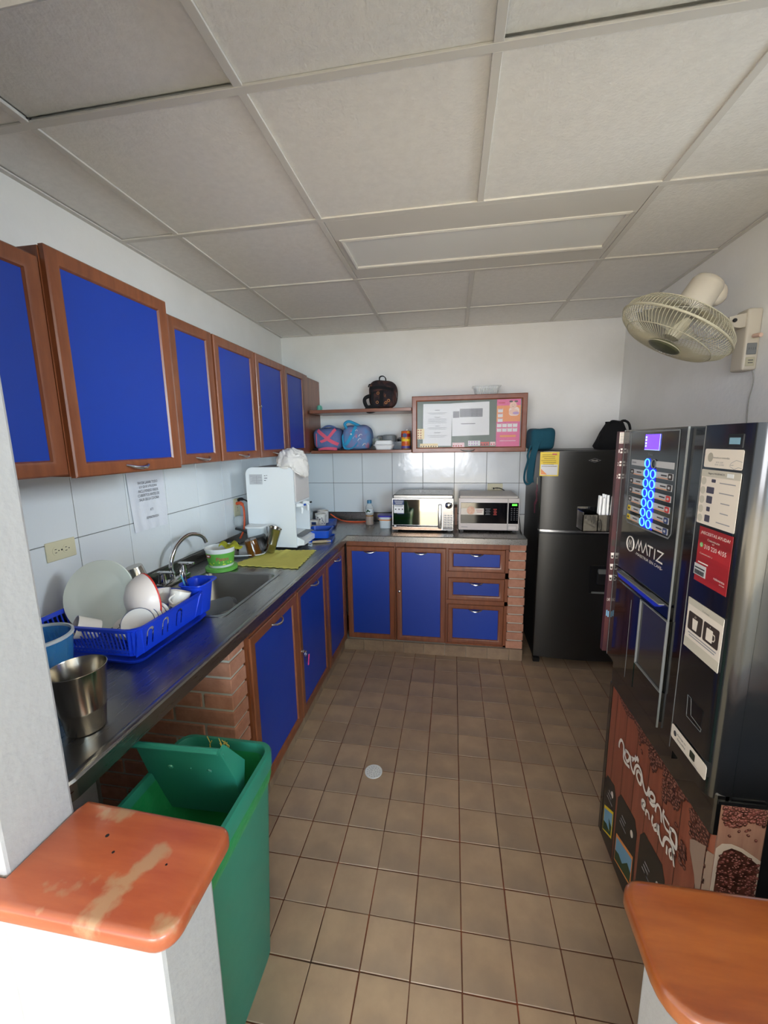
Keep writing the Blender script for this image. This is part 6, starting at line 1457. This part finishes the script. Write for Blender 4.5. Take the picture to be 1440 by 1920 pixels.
# sack of beans on the near side panel and corner
MB().box(.583, .672, NV-.0012, NV+.002, .46, .752).build('side_vinyl', mat('side_wood_print', S(178, 140, 122), .45, scale=(5, 1, .3), ns=8, col2=S(160, 118, 104)), vm)
random.seed(8); dk, lt_, hi = MB(), MB(), MB()
def bean2(x, z, s, i):
    a = random.uniform(0, 3.14); L_, W_ = .0052*s, .0038*s
    pl = [(L_*math.cos(t)*math.cos(a)-W_*math.sin(t)*math.sin(a), L_*math.cos(t)*math.sin(a)+W_*math.sin(t)*math.cos(a)) for t in [k_*math.pi/4 for k_ in range(8)]]
    off = .0016+i*.000004+random.uniform(0, .0004)
    (dk if random.random() < .6 else lt_).prism(pl, (x, NV-off, z), X, Z, (0, -.0002, 0)); hi.prism([(p[0]*.5, p[1]*.3) for p in pl], (x, NV-off-.0003, z+.0012), X, Z, (0, -.0001, 0))
for q in range(230):
    x = random.uniform(.588, .667); z = random.uniform(.700, .749)
    if z > .704+.010*math.sin(x*90)+.008*random.random(): bean2(x, z, 1, q)
for q in range(6): bean2(random.uniform(.60, .66), random.uniform(.672, .697), .8, q)
k = MB(); k.prism([(.583, .46), (.583, .640), (.594, .654), (.612, .656), (.634, .648), (.655, .634), (.672, .622), (.672, .46)], (0, NV-.0016, 0), X, Z, (0, -.0004, 0)); k.build('sack_print', mat('burlap_print', S(206, 190, 178), .7), vm)
k = MB(); k.prism([(.590, .46), (.590, .610), (.598, .636), (.613, .646), (.632, .640), (.650, .627), (.668, .612), (.670, .46)], (0, NV-.0024, 0), X, Z, (0, -.0003, 0)); k.build('bean_heap_print', 'bean', vm)
for q in range(330):
    x = random.uniform(.592, .668); z = random.uniform(.47, .640)
    if z < .644-abs(x-.616)*.55: bean2(x, z, .95, 300+q)
dk.build('coffee_bean_print', 'bean', vm)['kind'] = 'stuff'; lt_.build('coffee_bean_print', mat('red_brown_bean_print', S(120, 66, 58), .5), vm)['kind'] = 'stuff'; hi.build('bean_highlight_print', mat('pale_bean_highlight', S(176, 120, 116), .5), vm)['kind'] = 'stuff'
k = MB(); k.prism([(-.94, .585), (-.925, .60), (-.892, .622), (-.8845, .628), (-.8845, .46), (-.889, .46), (-.91, .52), (-.935, .56)], F(0, 0, VXL-.0024), -Y, Z, (-.0003, 0, 0)); k.build('sack_print', mat('sack_shade_print', S(160, 136, 122), .7), vm)
cu = V((.012, -.012, 0)).normalized()
k = MB(); k.obox((VXL-.0012, NV+.0108, .055), cu, Z, V((-1, -1, 0)).normalized(), .0170, .565, .0006); k.build('sack_print', mat('sack_shade_print', S(160, 136, 122), .7), vm)
# frame round the side panel, feet
m = MB(); m.box(.672, XR-.012, NV-.003, NV+.003, .05, .752); m.box(.575, .672, NV-.003, NV+.002, .752, .760)
m.build('side_frame', 'mblack', vm)
for fx, fy_ in ((.63, .92), (.63, 1.42), (1.15, .92), (1.15, 1.42)): MB().lathe([(.022, 0), (.024, .006), (.012, .010), (.012, .052)], (fx, fy_, 0), seg=14).build('levelling_foot', 'satin', vm)

# keys hanging in the lock of the middle sink cabinet
ky = root('key_ring', 'small keys with a bright pink tag hanging from the cabinet lock', 'keys', (BFX+.014, 1.875, .44))
MB().obox((BFX+.002, 1.868, .466), Y, Z, X, .003, .010, .022, .001).build('key', 'satin', ky)
MB().tube([(BFX+.018, 1.869+.011*math.cos(a*.5236), .456+.013*math.sin(a*.5236)) for a in range(12)], .0012, 6, True).build('ring', 'satin', ky, smooth=True)
MB().obox((BFX+.018, 1.872, .405), V((0, .95, -.2)).normalized(), V((0, .2, .95)).normalized(), X, .007, .040, .0015, .0005).build('key', 'dark', ky)
MB().obox((BFX+.021, 1.884, .385), V((0, .95, -.25)).normalized(), V((0, .25, .95)).normalized(), X, .012, .055, .003, .001).build('tag', 'keypink', ky)
